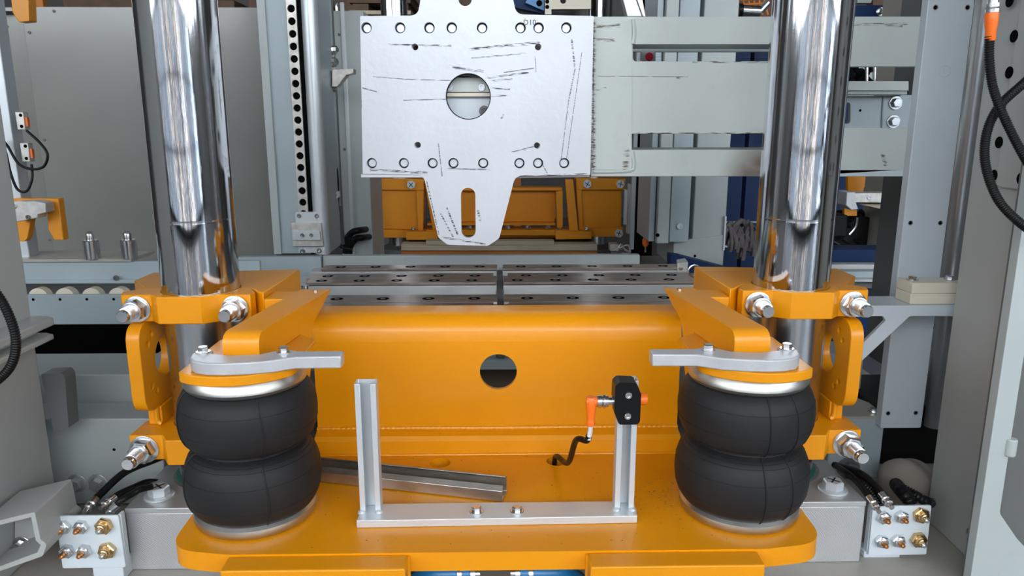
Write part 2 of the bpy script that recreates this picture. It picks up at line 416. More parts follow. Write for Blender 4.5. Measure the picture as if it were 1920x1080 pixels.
# ================================================================== THE HALL
Y0, Y1, X0, X1, ZT = -8.0, 13.0, -11.0, 11.0, 7.0
struct('floor', MB().box(X0, X1, Y0, Y1, -.2, 0), 'floor')
struct('ceiling', MB().box(X0, X1, Y0, Y1, ZT, ZT + .2), 'roof')
struct('wall_back', MB().box(X0, X1, Y1, Y1 + .2, 0, ZT), 'wall')
struct('wall_left', MB().box(X0 - .2, X0, Y0, Y1, 0, ZT), 'wall')
struct('wall_right', MB().box(X1, X1 + .2, Y0, Y1, 0, ZT), 'wall')
struct('wall_front', MB().box(X0, X1, Y0 - .2, Y0, 0, ZT), 'wall')
k = 0
def light_pane(c, half, z0, z1, axis, mname='light_pane'):  # framed glowing pane out of view, added as a light source
    global k; k += 1
    fr = MB(); t = .07
    if axis == 'Y':
        x0, x1, y = c[0] - half, c[0] + half, c[1]
        s = 1 if y < 0 else -1
        pane = MB().box(x0, x1, y, y + .02 * s, z0, z1)
        for a, b_ in ((x0 - t, x0), (x1, x1 + t)): fr.box(a, b_, y, y + .06 * s, z0 - t, z1 + t)
        for a in (z0 - t, z0 + (z1 - z0) * .33, z0 + (z1 - z0) * .66, z1): fr.box(x0, x1, y, y + .06 * s, a, a + t)
    else:
        x, y0, y1 = c[0], c[1] - half, c[1] + half
        s = -1 if x > 0 else 1
        pane = MB().box(x, x + .02 * s, y0, y1, z0, z1)
        for a, b_ in ((y0 - t, y0), (y1, y1 + t)): fr.box(x, x + .06 * s, a, b_, z0 - t, z1 + t)
        for a in (z0 - t, z0 + (z1 - z0) * .33, z0 + (z1 - z0) * .66, z1): fr.box(x, x + .06 * s, y0, y1, a, a + t)
    o = struct('light_pane_%d' % k, fr, 'darkgrey')
    part('pane', pane, mname, o)
wr = random.Random(21); x = -10.2  # unseen emissive strips, widths and brightness varied to streak the chrome
while x < 10.0:
    kd = wr.choice(('glow_mid', 'glow_dim', 'glow_dim', 'glow_dim', 'glow_warm', 'light_pane'))
    hw = {'light_pane': wr.uniform(.07, .15), 'glow_mid': wr.uniform(.12, .35), 'glow_dim': wr.uniform(.25, .6), 'glow_warm': wr.uniform(.08, .2)}[kd]
    light_pane((x + hw, Y0), hw, .15, 3.3, 'Y', kd); x += 2 * hw + .15 + wr.choice((.05, .12, .4))
for i in range(10): light_pane((-9.6 + i * 2.13, Y0), .94, 3.55, 6.5, 'Y')  # unseen bright row added high up to light the front faces
for y in (-6.5, -4.3, -2.1): light_pane((X0, y), .6, 3.4, 6.4, 'X'); light_pane((X1, y), .6, 3.4, 6.4, 'X')  # unseen glowing side panes, added for more light
for i, x in enumerate((-6.6, -2.2, 2.2, 6.6)):  # unseen glowing roof strips added as light from above
    o = struct('light_pane_%d' % (k + 1 + i), MB().box(x - .75, x - .6, Y0 + .6, 5, ZT - .08, ZT).box(x + .6, x + .75, Y0 + .6, 5, ZT - .08, ZT), 'darkgrey')
    part('pane', MB().box(x - .6, x + .6, Y0 + .6, 5, ZT - .03, ZT - .01), 'roof_strip', o)
for i, y in enumerate((-6, -3, 0, 3, 6, 9, 12)):
    mb = MB().box(X0, X1, y - .1, y + .1, 6.3, 6.35).box(X0, X1, y - .1, y + .1, 6.75, 6.8)
    for j in range(22): mb.tube([(X0 + j, y, 6.35), (X0 + j + .5, y, 6.75), (X0 + j + 1, y, 6.35)], .025, 6, 1)
    struct('trim_%d' % (i + 1), mb, 'darkgrey')

# ================================================================== MACHINE BED
bed = thing('machine_bed', 'wide beige painted steel bed plate under the whole press', 'machine base', (0, 2.6, 0))
part('bed_plate', MB().box(-1.5, 1.5, 1.1, 5.6, .585, .617), 'base', bed, bev=.004)
part('bed_frame', MB().box(-1.4, 1.4, 1.2, 1.35, 0, .585).box(-1.4, 1.4, 5.3, 5.5, 0, .585).box(-1.4, -1.2, 1.35, 5.3, 0, .585).box(1.2, 1.4, 1.35, 5.3, 0, .585), 'darkgrey', bed)

# ================================================================== FRONT STATION
BX, BY, CX, CY, CR = .495, 1.402, .689, 1.705, .0855
# bearing blocks
def bearing_block(sx, label):
    t = thing('bearing_block', label, 'steel block', (sx * .70, 1.68, .617))
    xo, xi = sx * .828, sx * .55
    part('block_body', MB().box(xo, xi, 1.522, 1.86, .6175, .757), 'milled', t, bev=.002)
    part('top_plate', MB().box(xo, xi, 1.520, 1.87, .7575, .770), 'steel', t, bev=.0015)
    mb = MB().lathe((sx * CX, CY, .769), (0, 0, 1), [(CR + .007, 0), (CR + .009, .004), (CR + .007, .008), (CR + .001, .009)], 48)
    part('shaft_seal', mb, 'green', t)
    part('seal_gland', MB().lathe((sx * CX, CY, .765), (0, 0, 1), [(CR + .016, .0), (CR + .016, .006), (CR + .012, .0075), (CR + .001, .0075)], 48), 'darkgrey', t)
    bolt((sx * .775, 1.575, .770), (0, 0, 1), .040, t, m='alu', h=.020, mark=True, spin=.4, label='large bolt with a black marker cross')
    bolt((sx * .775, 1.81, .770), (0, 0, 1), .040, t, m='alu', h=.020, mark=True, spin=.9, label='large bolt with a black marker cross')
    return t
bearing_block(-1, 'milled steel bearing block under the left front guide column')
bearing_block(1, 'milled steel bearing block under the right front guide column')

def column(x, y, r, z0, z1, label, grp=None):
    mb = MB(); prof = [(r * .985, 0), (r, .003), (r, .008)]
    for z in (.62, 1.16, 1.31): prof += [(r, z - .004), (r, z - .0010), (r * .9985, z), (r, z + .0010), (r, z + .004)]
    prof += [(r, z1 - z0 - .008), (r, z1 - z0 - .003), (r * .985, z1 - z0)]
    mb.lathe((x, y, z0), (0, 0, 1), prof, 96)
    return solo('guide_column', mb, 'chrome', label, 'column', grp, loc=(x, y, z0))
column(-CX, CY, CR, .770, 3.2, 'thick chromed guide column rising through the left front clamps')
column(CX, CY, CR, .770, 3.2, 'thick chromed guide column rising through the right front clamps')

# carriage : base plate, beam, arms, front boxes
cg = thing('lift_carriage', 'yellow front lift carriage with round-ended base plate and bent cross beam', 'press carriage', (0, 1.5, .787))
ow = []
for sx in (1, -1):
    seq = [(sx * .497, 1.242), (sx * .618, 1.262), (sx * .622, 1.40), (sx * .56, 1.55), (sx * .56, 1.76)]
    ow += seq if sx == 1 else seq[::-1]
rr = [.06, .13, .10, .03, .01, .01, .03, .10, .13, .06]
part('base_plate', MB().prism(rnd(ow, rr, 8), .789, .827, [circle(-.137, 1.616, .0245), circle(.136, 1.62, .0245)], 'XY'), 'yellow', cg, bev=.0025)
for x0, x1 in ((-.497, -.168), (.164, .480)):
    part('front_box', MB().box(x0, x1, 1.195, 1.242, .68, .824), 'yellow', cg, bev=.003)
for x in (-.168, .164): part('weld_seam', MB().tube([(x, 1.240, .70), (x, 1.2405, .76), (x, 1.240, .822)], .004, 8, 3), 'yellow', cg)
# beam profile (Y,Z), sheet thickness
def sheet(prof, t):
    P = [Vector(p) for p in prof]; A = []; B = []
    for i, p in enumerate(P):
        d = (P[min(i + 1, len(P) - 1)] - P[max(0, i - 1)]).normalized(); nrm = Vector((-d.y, d.x))
        A.append(tuple(p)); B.append(tuple(p - nrm * t))
    return A + B[::-1]
prof = [(1.657, .828), (1.659, .862), (1.666, .872), (1.692, .878), (1.700, .886), (1.700, .98), (1.700, 1.095)]
for i in range(1, 7):
    a = R(90) * i / 6; prof.append((1.752 - .052 * math.cos(a), 1.107 + .052 * math.sin(a)))
prof += [(1.806, 1.159)]
# the vertical web is pierced, so the beam is made as bent sheet + separate flat web with hole
def bent(profile, x0, x1, mb, t=.012):
    s = sheet(profile, t); return mb.prism(s, x0, x1, (), 'YZ')
BX0, BX1 = -.438, .436
mb = MB(); bent(prof[6:], BX0, BX1, mb)
part('beam_top_fold', mb, 'yellow', cg, bev=0, sharp=40)
mb = MB(); bent(prof[:5], BX0, BX1, mb)
part('beam_foot', mb, 'yellow', cg, sharp=25)
part('beam_web', MB().prism([(BX0, .885), (BX1, .885), (BX1, 1.096), (BX0, 1.096)], 1.700, 1.712, [circle(0, 1.0205, .0445, 40)]), 'yellow', cg)
part('weld_seam', MB().tube([(BX0, 1.694, .8805), (-.2, 1.693, .8815), (0, 1.694, .880), (.2, 1.693, .8815), (BX1, 1.694, .8805)], .0045, 8, 6, corr=.12, pitch=.012), 'yellow', cg)
part('weld_seam', MB().tube([(BX0, 1.655, .829), (0, 1.655, .829), (BX1, 1.655, .829)], .003, 8, 6), 'yellow', cg)
for sx in (-1, 1):
    pr = rnd([(1.345, 1.163), (1.345, 1.220), (1.74, 1.220), (1.698, 1.207), (1.675, 1.193), (1.647, 1.184), (1.619, 1.172), (1.603, 1.152), (1.592, 1.119), (1.582, 1.073), (1.569, 1.050), (1.552, 1.046), (1.541, 1.056), (1.538, 1.10), (1.538, 1.163)], [0, .038, .004] + [.01] * 11 + [0], 4)
    mb = MB().prism(pr, -.034, .034, (), 'YZ')
    mb.warp(lambda v: Vector((sx * (.481 + v.x - (v.y - 1.345) * .135 * 1.0), v.y, v.z)))
    if sx < 0: mb.f = [f[::-1] for f in mb.f]
    part('side_arm', mb, 'yellow', cg, bev=.0025)
    bolt((sx * .425, 1.70, 1.220), (0, 0, 1), .010, cg, h=.004, wash=False)
    # bracket plate over the air spring
    pts = [(BX * sx + .137 * math.cos(a) * 1.0, BY + .137 * math.sin(a)) for a in [R(180 + 5 * i) for i in range(37)]]
    pts = [p for p in pts]
    pts += [(BX * sx + .137, 1.50), (BX * sx + .06, 1.55), (BX * sx - .06, 1.55), (BX * sx - .137, 1.50)]
    # inner side is trimmed flat next to the beam, outer side cut square
    pts = [(max(-.112, min(.095, (x - BX * sx) * (1 if sx < 0 else -1) + 0)) , y) for x, y in pts] if False else [(x - BX * sx, y) for x, y in pts]
    q = []
    for x, y in pts:
        xo = x * sx   # positive = outward
        xo = min(xo, .084) if xo > 0 else max(xo, -.115)
        q.append((BX * sx + xo * sx, y))
    part('spring_plate', MB().prism(q, 1.143, 1.162, (), 'XY'), 'yellow', cg, bev=.002)
    part('arm_link', MB().box(sx * .452, sx * .530, 1.65, 1.73, 1.172, 1.214), 'yellow', cg, bev=.003)

# shaft clamps
def clamp(sx, zt, label, back=True, flip=False, th=.062):
    t = thing('shaft_clamp', label, 'shaft clamp', (sx * .70, 1.66, zt - th), None)
    yb = 1.612
    f = [(-.152, yb + .023), (-.086, yb + .023), (-.064, yb), (.032, yb), (.066, yb + .024), (.134, yb + .024), (.137, yb + .05), (.118, 1.70), (.086 + .001, CY + .0), ]
    n = 20
    inner = [(CR * 1.004 * math.cos(a), CY + CR * 1.004 * math.sin(a)) for a in [R(0 - 180 * i / n) for i in range(n + 1)]]
    f = f[:-1] + [(.112, CY)] + inner + [(-.128, CY), (-.165, CY - .035)]
    fx = lambda p: (sx * (p[0] * -1 if True else 0) + sx * CX, p[1])
    # + = towards machine centre
    mbf = MB().prism([fx(p) for p in f], zt - th, zt, (), 'XY')
    part('front_half', mbf, 'yellow', t, bev=.0022)
    if back:
        b = [(.116, CY + .001)] + [(.138, 1.672), (.140, 1.664), (.1555, 1.664)][0:0]
        bo = [(.113, CY + .003), (.143, 1.668), (.156, 1.640 + .02), (.168, 1.935), (-.20, 1.90), (-.20, 1.80), (-.13, CY + .003)]
        inn = [(CR * 1.004 * math.cos(a), CY + .003 + CR * 1.004 * math.sin(a)) for a in [R(180 - 180 * i / n) for i in range(n + 1)]]
        mbb = MB().prism([fx(p) for p in bo + inn], zt - th, zt - .001, (), 'XY')
        part('back_half', mbb, 'yellow', t, bev=.0022)
    for xx in (-.118, .100):
        p = fx((xx, yb + .022)); stud((p[0], p[1], zt - th * .52), (0, -1, 0), t, spin=random.random(), ln=.072, r=.0165, af=.044)
    return t
clamp(-1, 1.228, 'yellow split clamp at the upper left, gripping the left chrome column')
clamp(1, 1.232, 'yellow split clamp at the upper right, gripping the right chrome column')
def lower_clamp(sx, label):
    t = thing('shaft_clamp', label, 'shaft clamp', (sx * .70, 1.66, .85))
    n = 20; yb = 1.566
    f = [(-.150, yb + .030), (-.075, yb + .030), (-.055, yb), (.030, yb), (.060, yb + .02), (.10, yb + .02), (.112, 1.62), (.112, CY)]
    inner = [(CR * 1.004 * math.cos(a), CY + CR * 1.004 * math.sin(a)) for a in [R(0 - 180 * i / n) for i in range(n + 1)]]
    f = f + inner + [(-.11, CY), (-.15, 1.68)]
    fx = lambda p: (sx * -p[0] + sx * CX, p[1])
    part('front_half', MB().prism([fx(p) for p in f], .850, .910, (), 'XY'), 'yellow', t, bev=.0022)
    inn = [(CR * 1.004 * math.cos(a), CY + .003 + CR * 1.004 * math.sin(a)) for a in [R(180 - 180 * i / n) for i in range(n + 1)]]
    part('back_half', MB().prism([fx(p) for p in [(.128, CY + .003), (.128, 1.90), (-.13, 1.90), (-.15, CY + .003)] + inn], .851, .9095, (), 'XY'), 'yellow', t, bev=.0022)
    p = fx((-.118, yb + .03)); stud((p[0], p[1], .877), (0, -1, 0), t, spin=random.random(), ln=.082, r=.0165, af=.048)
    return t
lower_clamp(-1, 'yellow split clamp low on the left chrome column, partly behind the air spring')
lower_clamp(1, 'yellow split clamp low on the right chrome column, partly behind the air spring')
# perforated side plates joining the clamps
def side_plate(sx, label):
    pr = rnd([(1.60, .955), (1.60, 1.165), (1.86, 1.165), (1.86, .955)], .045, 6)
    hs = [circle(1.715, 1.062, .047, 30)] + [circle(1.715 + a, 1.062 + b, .0075, 12) for a, b in ((-.055, .068), (-.075, .05), (-.055, -.068), (-.075, -.05), (.06, .07), (.06, -.07))]
    t = thing('side_plate', label, 'steel plate', (sx * .83, 1.73, .91))
    part('plate', MB().prism(pr, sx * .795, sx * .825, hs, 'YZ'), 'yellow', t, bev=.003)
    part('foot', MB().prism(rnd([(1.66, .91), (1.66, .955), (1.80, .955), (1.80, .91)], 0), sx * .79, sx * .822, (), 'YZ'), 'yellow', t, bev=.002)
    part('weld_seam', MB().tube([(sx * .79, 1.655, .914), (sx * .80, 1.655, .922), (sx * .80, 1.655, .955)], .006, 8, 4), 'yellow', t)
side_plate(-1, 'yellow rounded side plate with a large hole beside the left column')
side_plate(1, 'yellow rounded side plate with a large hole beside the right column')

# air springs
def air_spring(sx, label):
    x = sx * BX
    t = thing('air_spring', label, 'air spring', (x, BY, .827))
    def lobe(zc, hz, rw, rmax):
        return [(rw + (rmax - rw) * math.cos(a) ** .98, zc + hz * math.sin(a)) for a in [R(-86 + 172 * i / 22) for i in range(23)]]
    pr = [(.09, .838 - .827)] + [(r, z - .827) for r, z in lobe(.913, .066, .100, .1325)]
    pr += [(.1015, .9795 - .827), (.104, .983 - .827), (.1015, .9865 - .827)]
    pr += [(r, z - .827) for r, z in lobe(1.048, .060, .103, .1325)] + [(.09, 1.112 - .827)]
    mb = MB().lathe((x, BY, .827), (0, 0, 1), pr, 72)
    part('bellows', mb, 'rubber', t, sharp=60)
    # moulding lines
    ml = MB()
    def rad(z):
        for (r0, h0), (r1, h1) in zip(pr, pr[1:]):
            if h0 <= z - .827 <= h1: return r0 + (r1 - r0) * (z - .827 - h0) / max(1e-6, h1 - h0)
        return .1
    for zz in (.935, .885, 1.075, 1.03, .983, .9725, .993, .965, 1.001):
        r = rad(zz)
        ml.lathe((x, BY, zz - .0008), (0, 0, 1), [(r - .003, 0), (r + .0006, .0006), (r + .0006, .0011), (r - .003, .0018)], 72)
    for a in (R(-62), R(-118 + 30 * sx)):
        pts = [(x + (r + .0008) * math.cos(a + .02 * math.sin(i * .25)), BY + (r + .0008) * math.sin(a + .02 * math.sin(i * .25)), z + .827) for i, (r, z) in enumerate(pr[2:-2])]
        ml.tube(pts, .0014, 6, 1)
    part('mould_line', ml, 'rubber', t, kind='stuff')
    part('bottom_ring', MB().lathe((x, BY, .8275), (0, 0, 1), [(.113, 0), (.1175, .003), (.1200, .010), (.1185, .019), (.112, .025), (.103, .0265), (.095, .0255)], 72), 'zincring', t)
    part('top_ring', MB().lathe((x, BY, 1.107), (0, 0, 1), [(.092, .002), (.104, -.001), (.1125, .002), (.1165, .009), (.1155, .018), (.110, .026), (.107, .0355)], 72), 'zincring', t)
    return t
air_spring(-1, 'black double-bellows rubber air spring on the left of the yellow base plate')
air_spring(1, 'black double-bellows rubber air spring on the right of the yellow base plate')

# crescent lever plates
def lever(sx, label):
    t = thing('lever_plate', label, 'lever', (sx * BX, 1.33, 1.162))
    X = lambda x: -sx * x if sx > 0 else x   # defined for the left one
    pts = [(-.566, 1.33), (-.560, 1.305), (-.545, 1.283), (-.52, 1.272), (-.49, 1.270), (-.45, 1.274), (-.41, 1.284), (-.385, 1.298), (-.370, 1.306), (-.288, 1.309), (-.288, 1.341), (-.372, 1.341), (-.392, 1.352), (-.41, 1.352), (-.44, 1.345 - .02), (-.49, 1.318), (-.53, 1.330), (-.535, 1.352), (-.555, 1.355)]
    pts = [(x if sx < 0 else -x - .004, y) for x, y in pts]
    part('lever_body', MB().prism(pts, 1.1625, 1.186, (), 'XY'), 'cast', t, bev=.0025)
    for x, y in ((-.548, 1.337), (-.398, 1.334)):
        bolt((x if sx < 0 else -x - .004, y, 1.186), (0, 0, 1), .0165, t, h=.009)
lever(-1, 'grey crescent lever plate on top of the left air spring, handle pointing right')
lever(1, 'grey crescent lever plate on top of the right air spring, handle pointing left')

# U bracket with strut channels
ub = thing('sensor_bracket', 'grey welded U-shaped bracket with two upright strut channels on the yellow plate', 'bracket', (0, 1.36, .827))
part('base_bar', MB().prism([(-.279, 1.330), (.274, 1.338), (.277, 1.398), (-.275, 1.396)], .8272, .8435, (), 'XY'), 'alu', ub, bev=.0015)
def strut(mb, x0, x1, y0, y1, z0, z1, t=.003, lip=.011):
    o = [(x0, y0), (x0 + lip, y0), (x0 + lip, y0 + .006), (x0 + lip - t, y0 + .006), (x0 + lip - t, y0 + t), (x0 + t, y0 + t), (x0 + t, y1 - t), (x1 - t, y1 - t), (x1 - t, y0 + t), (x1 - lip + t, y0 + t), (x1 - lip + t, y0 + .006), (x1 - lip, y0 + .006), (x1 - lip, y0), (x1, y0), (x1, y1), (x0, y1)]
    return mb.prism(o, z0, z1, (), 'XY')
for n_, (xa, xb, zt) in enumerate(((-.277, -.236, 1.113), (.232, .271, 1.116))):
    part('upright', strut(MB(), xa, xb, 1.362, 1.392, .8435, zt), 'alu', ub, bev=.0008)
    for x in (xa + .004, xb - .003):
        part('weld_bead', MB().lathe((x, 1.362, .8425), (.2, -.3, 1), [(.009, 0), (.008, .003), (.004, .006)], 12), 'alu', ub)
for x in (-.045, .036): bolt((x, 1.360, .8435), (0, 0, 1), .017, ub, h=.009)

# sensor
sn = thing('position_sensor', 'black clamp block holding a horizontal orange-tipped sensor on the right upright', 'sensor', (.250, 1.35, 1.03))
zc = PY(1172, 750, 1.345).z; xc = PY(1172, 750, 1.345).x
bl = rnd([(xc - .024, zc - .016), (xc - .014, zc - .041), (xc + .022, zc - .041), (xc + .026, zc - .033), (xc + .026, zc + .02), (xc + .017, zc + .042), (xc - .016, zc + .044), (xc - .0235, zc + .036)], .008, 4)
part('clamp_block', MB().prism(bl, 1.322, 1.362), 'black', sn, bev=.002)
for dz in (.018, -.0235): 
    socket((xc + .002, 1.322, zc + dz), (0, -1, 0), .0065, sn, h=.003)
part('sensor_tip', MB().lathe((xc + .024, 1.342, zc + .003), (1, 0, 0), [(.0115, 0), (.0115, .012), (.0108, .014), (.0112, .0155), (.0105, .017)], 28), 'orange', sn)
mb = MB(); x = xc - .022
mb.lathe((x, 1.342, zc - .001), (-1, 0, 0), [(.0115, 0), (.0115, .004), (.008, .005), (.008, .010), (.011, .011), (.011, .016), (.0135, .017), (.0135, .021), (.010, .022), (.012, .024), (.012, .032), (.009, .033)], 12)
part('metal_coupling', mb, 'zinc', sn)
ex = x - .033; 
pl_ = thing('cable_plug', 'orange right-angle cable plug screwed on the sensor', 'plug', (ex - .01, 1.342, zc - .05))
mb = MB(); mb.lathe((ex, 1.342, zc - .001), (-1, 0, 0), [(.009, 0), (.0098, .002), (.0098, .016), (.008, .020)], 22)
mb.lathe((ex - .0105, 1.342, zc + .008), (0, 0, -1), [(.0085, 0), (.0103, .003), (.0105, .02), (.0085, .034), (.0075, .048), (.0082, .050), (.0082, .056), (.0065, .059)], 22)
part('plug_body', mb, 'orange', pl_)
cx_ = ex - .0105; zb = zc - .05
mb = MB().tube([(cx_, 1.342, zb - .0), (cx_ - .0005, 1.3425, zb - .012), (cx_ - .003, 1.344, zb - .03)], .0048, 12, 6)
cb = thing('sensor_cable', 'thin white cable with black sleeve running into the right plate hole', 'cable', (.136, 1.62, .80))
part('white_cable', mb, 'wcable', cb, label='short bare white cable below the plug')
part('sleeve', MB().tube([(cx_ - .0025, 1.344, zb - .022), (cx_ - .006, 1.352, zb - .036), (cx_ - .022, 1.39, zb - .052), (.150, 1.49, .885), (.134, 1.57, .862), (.131, 1.612, .835), (.131, 1.615, .79)], .0062, 12, 8), 'black', cb, label='black sleeve of the cable')

# loose strut channel lying on the plate
a = Vector((-.42, 1.552, .829)); b_ = Vector((.012, 1.447, .829)); d = (b_ - a); L_ = d.length; d.normalize(); nrm = Vector((-d.y, d.x, 0))
mx = Matrix((( d.x, nrm.x, 0, a.x), (d.y, nrm.y, 0, a.y), (0, 0, 1, a.z), (0, 0, 0, 1)))
mb = MB(mx); W = .044; t_ = .0028
pr = [(-.022, 0), (.022, 0), (.022, .034), (.011, .042), (.009, .040), (.0195, .031), (.0195, .003), (-.0195, .003), (-.0195, .020), (-.010, .030), (-.012, .032), (-.022, .023)]
mb.prism(pr, 0, L_, (), 'YZ')
solo('steel_channel', mb, 'channel', 'loose oily steel strut channel lying diagonally on the yellow plate', 'steel channel', bev=.0006)

# blue hoses below the plate
def hose_under(x0, x1, label):
    t = thing('air_hose', label, 'hose', (x0, 1.29, .74))
    s = 1 if x1 > x0 else -1
    part('hose', MB().tube([(x0 + s * .012, 1.29, .752), (x0 + s * .05, 1.29, .752), (x0 + s * .10, 1.30, .742), (x0 + s * .14, 1.32, .70)], .019, 16, 8), 'hoseblue', t)
    part('fitting', MB().lathe((x0, 1.29, .752), (s, 0, 0), [(.012, -.008), (.012, 0), (.021, .001), (.021, .010), (.018, .012)], 24), 'zinc', t)
    part('clamp_band', MB().lathe((x0 + s * .026, 1.29, .752), (s, 0, 0), [(.0195, 0), (.0205, .001), (.0205, .009), (.0195, .010)], 24), 'zinc', t)
hose_under(-.045, -.18, 'blue air hose under the plate edge, curving away to the left')
hose_under(.030, .17, 'blue air hose under the plate edge, running to the right')

# connector plates
def fitting(pos, big, parent):
    def body():
        mb = MB()
        if big:
            mb.hexa((0, 0, 0), (0, 0, 1), .0325, .012); mb.lathe((0, 0, .012), (0, 0, 1), [(.0125, 0), (.0125, .005), (.0095, .006), (.0095, .010), (.0075, .011), (.007, .014)], 20)
        else:
            mb.hexa((0, 0, 0), (0, 0, 1), .027, .012); mb.lathe((0, 0, .012), (0, 0, 1), [(.0105, 0), (.0105, .003), (.008, .004), (.008, .007)], 20)
        return mb
    def tip():
        mb = MB()
        if big: mb.lathe((0, 0, .026), (0, 0, 1), [(.0042, 0), (.0052, .001), (.0052, .005), (.003, .007)], 14)
        else: mb.lathe((0, 0, .019), (0, 0, 1), [(.0058, 0), (.0068, .001), (.0065, .004), (.0042, .007), (.0045, .010), (.0025, .012)], 14)
        return mb
    a = place('fitting', shared(('fitting', big), body, 'brass' if big else 'zinc'), pos, (0, -1, 0), parent, random.random(), 'brass fitting' if big else 'zinc fitting')
    c = place('nipple', shared(('nipple', big), tip, 'zinc' if big else 'copper'), pos, (0, -1, 0), parent); c.rotation_mode = 'XYZ'
    c.parent = a; c.location = (0, 0, 0); c.rotation_euler = (0, 0, 0)
def connector(px, fits, foot, label, sx):
    Yc = 1.475 if sx < 0 else 1.53
    q = XZ(Yc, px); xs = [p[0] for p in q]; zs = [p[1] for p in q]
    t = thing('connector_plate', label, 'connector plate', ((min(xs) + max(xs)) / 2, Yc, .617))
    part('plate', MB().prism(rnd(q, .004, 2), Yc, Yc + .006), 'white', t, bev=.001)
    xe = max(xs) if sx < 0 else min(xs)
    part('return_flange', MB().box(xe, xe + .006 * sx * 1, Yc + .006, Yc + .022, min(zs), max(zs)), 'white', t, bev=.001)
    f = XZ(Yc, foot)
    part('foot', MB().prism([(f[0][0], .617), (f[1][0], .617), f[1], f[0]], Yc + .008, Yc + .05), 'white', t, bev=.002)
    for u, v, big in fits: fitting(PY(u, v, Yc), big, t)
    return t
connector([(104, 968), (222, 967), (236, 1064), (117, 1066)], [(121, 987, 0), (154, 986, 0), (197, 984, 1), (128, 1031, 0), (160, 1031, 0), (203, 1030, 1)], [(168, 1060), (226, 1060)],
          'white connector plate with six hose fittings left of the bearing block', -1)
connector([(1637, 950), (1747, 948), (1737, 1040), (1628, 1042)], [(1655, 968, 0), (1688, 967, 0), (1725, 964, 1), (1651, 1013, 0), (1682, 1012, 0), (1720, 1010, 1)], [(1624, 1038), (1692, 1038)],
          'white connector plate with six hose fittings right of the bearing block', 1)

def hose(name, label, pts, r, cat='hose', m='black', corr=0, fit=None, pitch=.006, grp=None):
    t = thing(name, label, cat, pts[0], grp)
    part('tube', MB().tube(pts, r, 12, 10, corr, pitch), m, t, sharp=60)
    if fit:
        p0 = Vector(pts[0]); dd = (Vector(pts[1]) - p0).normalized()
        part('ferrule', MB().lathe(p0 - dd * .03, dd, [(r * .7, 0), (r * .7, .012), (r * 1.15, .013), (r * 1.15, .022), (r * .9, .023), (r * 1.25, .026), (r * 1.25, .045)], 14), fit, t)
    return t
hose('hydraulic_hose', 'black hose from the left connector plate, rising highest to the yellow clamp', [PY(172, 945, 1.52), PY(190, 925, 1.56), PY(235, 885, 1.62), PY(290, 862, 1.68), PY(320, 850, 1.76)], .0085, fit='zinc')
hose('hydraulic_hose', 'black hose from the left connector plate, middle of the three', [PY(205, 940, 1.53), PY(222, 927, 1.56), PY(250, 914, 1.60), PY(275, 904, 1.64), PY(300, 905, 1.66)], .0075, fit='zinc')
hose('hydraulic_hose', 'black hose from the left connector plate, lowest against the block', [PY(214, 952, 1.50), PY(228, 938, 1.50), PY(250, 925, 1.52), PY(262, 918, 1.53), PY(285, 912, 1.55)], .0075, fit='zinc')
hose('hydraulic_hose', 'black hose dropping to the right connector plate, nearest the big bolt', [PY(1636, 942, 1.52), PY(1615, 912, 1.57), PY(1590, 888, 1.62), PY(1568, 874, 1.70)], .0075, fit='zinc')
hose('hydraulic_hose', 'black hose dropping to the right connector plate, upper arc', [PY(1660, 936, 1.52), PY(1640, 910, 1.57), PY(1610, 886, 1.62), PY(1565, 872, 1.72)], .0085, fit='zinc')
hose('spring_hose', 'dark corrugated hose behind the right connector plate, between the two smooth hoses', [PY(1652, 948, 1.53), PY(1635, 925, 1.56), PY(1612, 903, 1.60), PY(1590, 890, 1.7)], .008, corr=.14, m='black')
hose('spring_hose', 'short corrugated spring hose rising left behind the right connector plate', [PY(1708, 945, 1.55), PY(1700, 932, 1.56), PY(1688, 918, 1.60), PY(1680, 908, 1.66)], .014, corr=.14, m='black', pitch=.008)
hose('spring_hose', 'thin corrugated hose leaning right to the cabinet foot', [PY(1690, 915, 1.60), PY(1712, 926, 1.58), PY(1732, 938, 1.56), PY(1745, 943, 1.6)], .010, corr=.14, m='black')

# ================================================================== LEFT SIDE, NEAR
lc = thing('frame_column', 'grey painted machine column at the left edge of the view', 'machine column', (-1.3, 1.55, .617))
xl = -1.085
part('column_body', MB().box(-1.6, xl, 1.30, 1.70, .617, 2.6), 'cabinet', lc, bev=.006)
for i, (v0, v1, pr_) in enumerate(((600, 618, .05), (632, 645, .045))):
    a0 = PY(88, v0, 1.66); a1 = PY(88, v1, 1.66)
    part('side_rail', MB().prism(rnd([(xl, a1.z), (xl + pr_, a1.z), (xl + pr_, a0.z - .004), (xl + pr_ - .015, a0.z), (xl, a0.z)], 0), 1.32, 1.70), 'cabinet', lc, bev=.003)
part('rail_web', MB().box(xl, xl + .012, 1.35, 1.69, PY(88, 640, 1.66).z, PY(88, 610, 1.66).z), 'bluegrey', lc)
hose('conduit', 'black corrugated conduit looping in at the left edge', [PY(-60, 500, 1.40), PY(-15, 540, 1.40), PY(14, 585, 1.40), PY(30, 640, 1.40), PY(18, 690, 1.40), PY(-25, 730, 1.40)], .0085, corr=.08, pitch=.005, cat='conduit')
ch = thing('channel_beam', 'grey open channel beam end with a bolt inside at the lower left corner', 'channel beam', (-1.03, 1.5, .72))
Yb = 1.40
out_ = XZ(Yb, [(-40, 985), (65, 960), (76, 1012), (88, 1020), (80, 1043), (-40, 1085)])
inn_ = XZ(Yb, [(-30, 992), (58, 970), (67, 1014), (76, 1022), (70, 1036), (-30, 1073)])
mb = MB().prism(rnd(out_, [0, .004, 0, .01, .012, 0], 4), Yb, Yb + .14, [inn_])
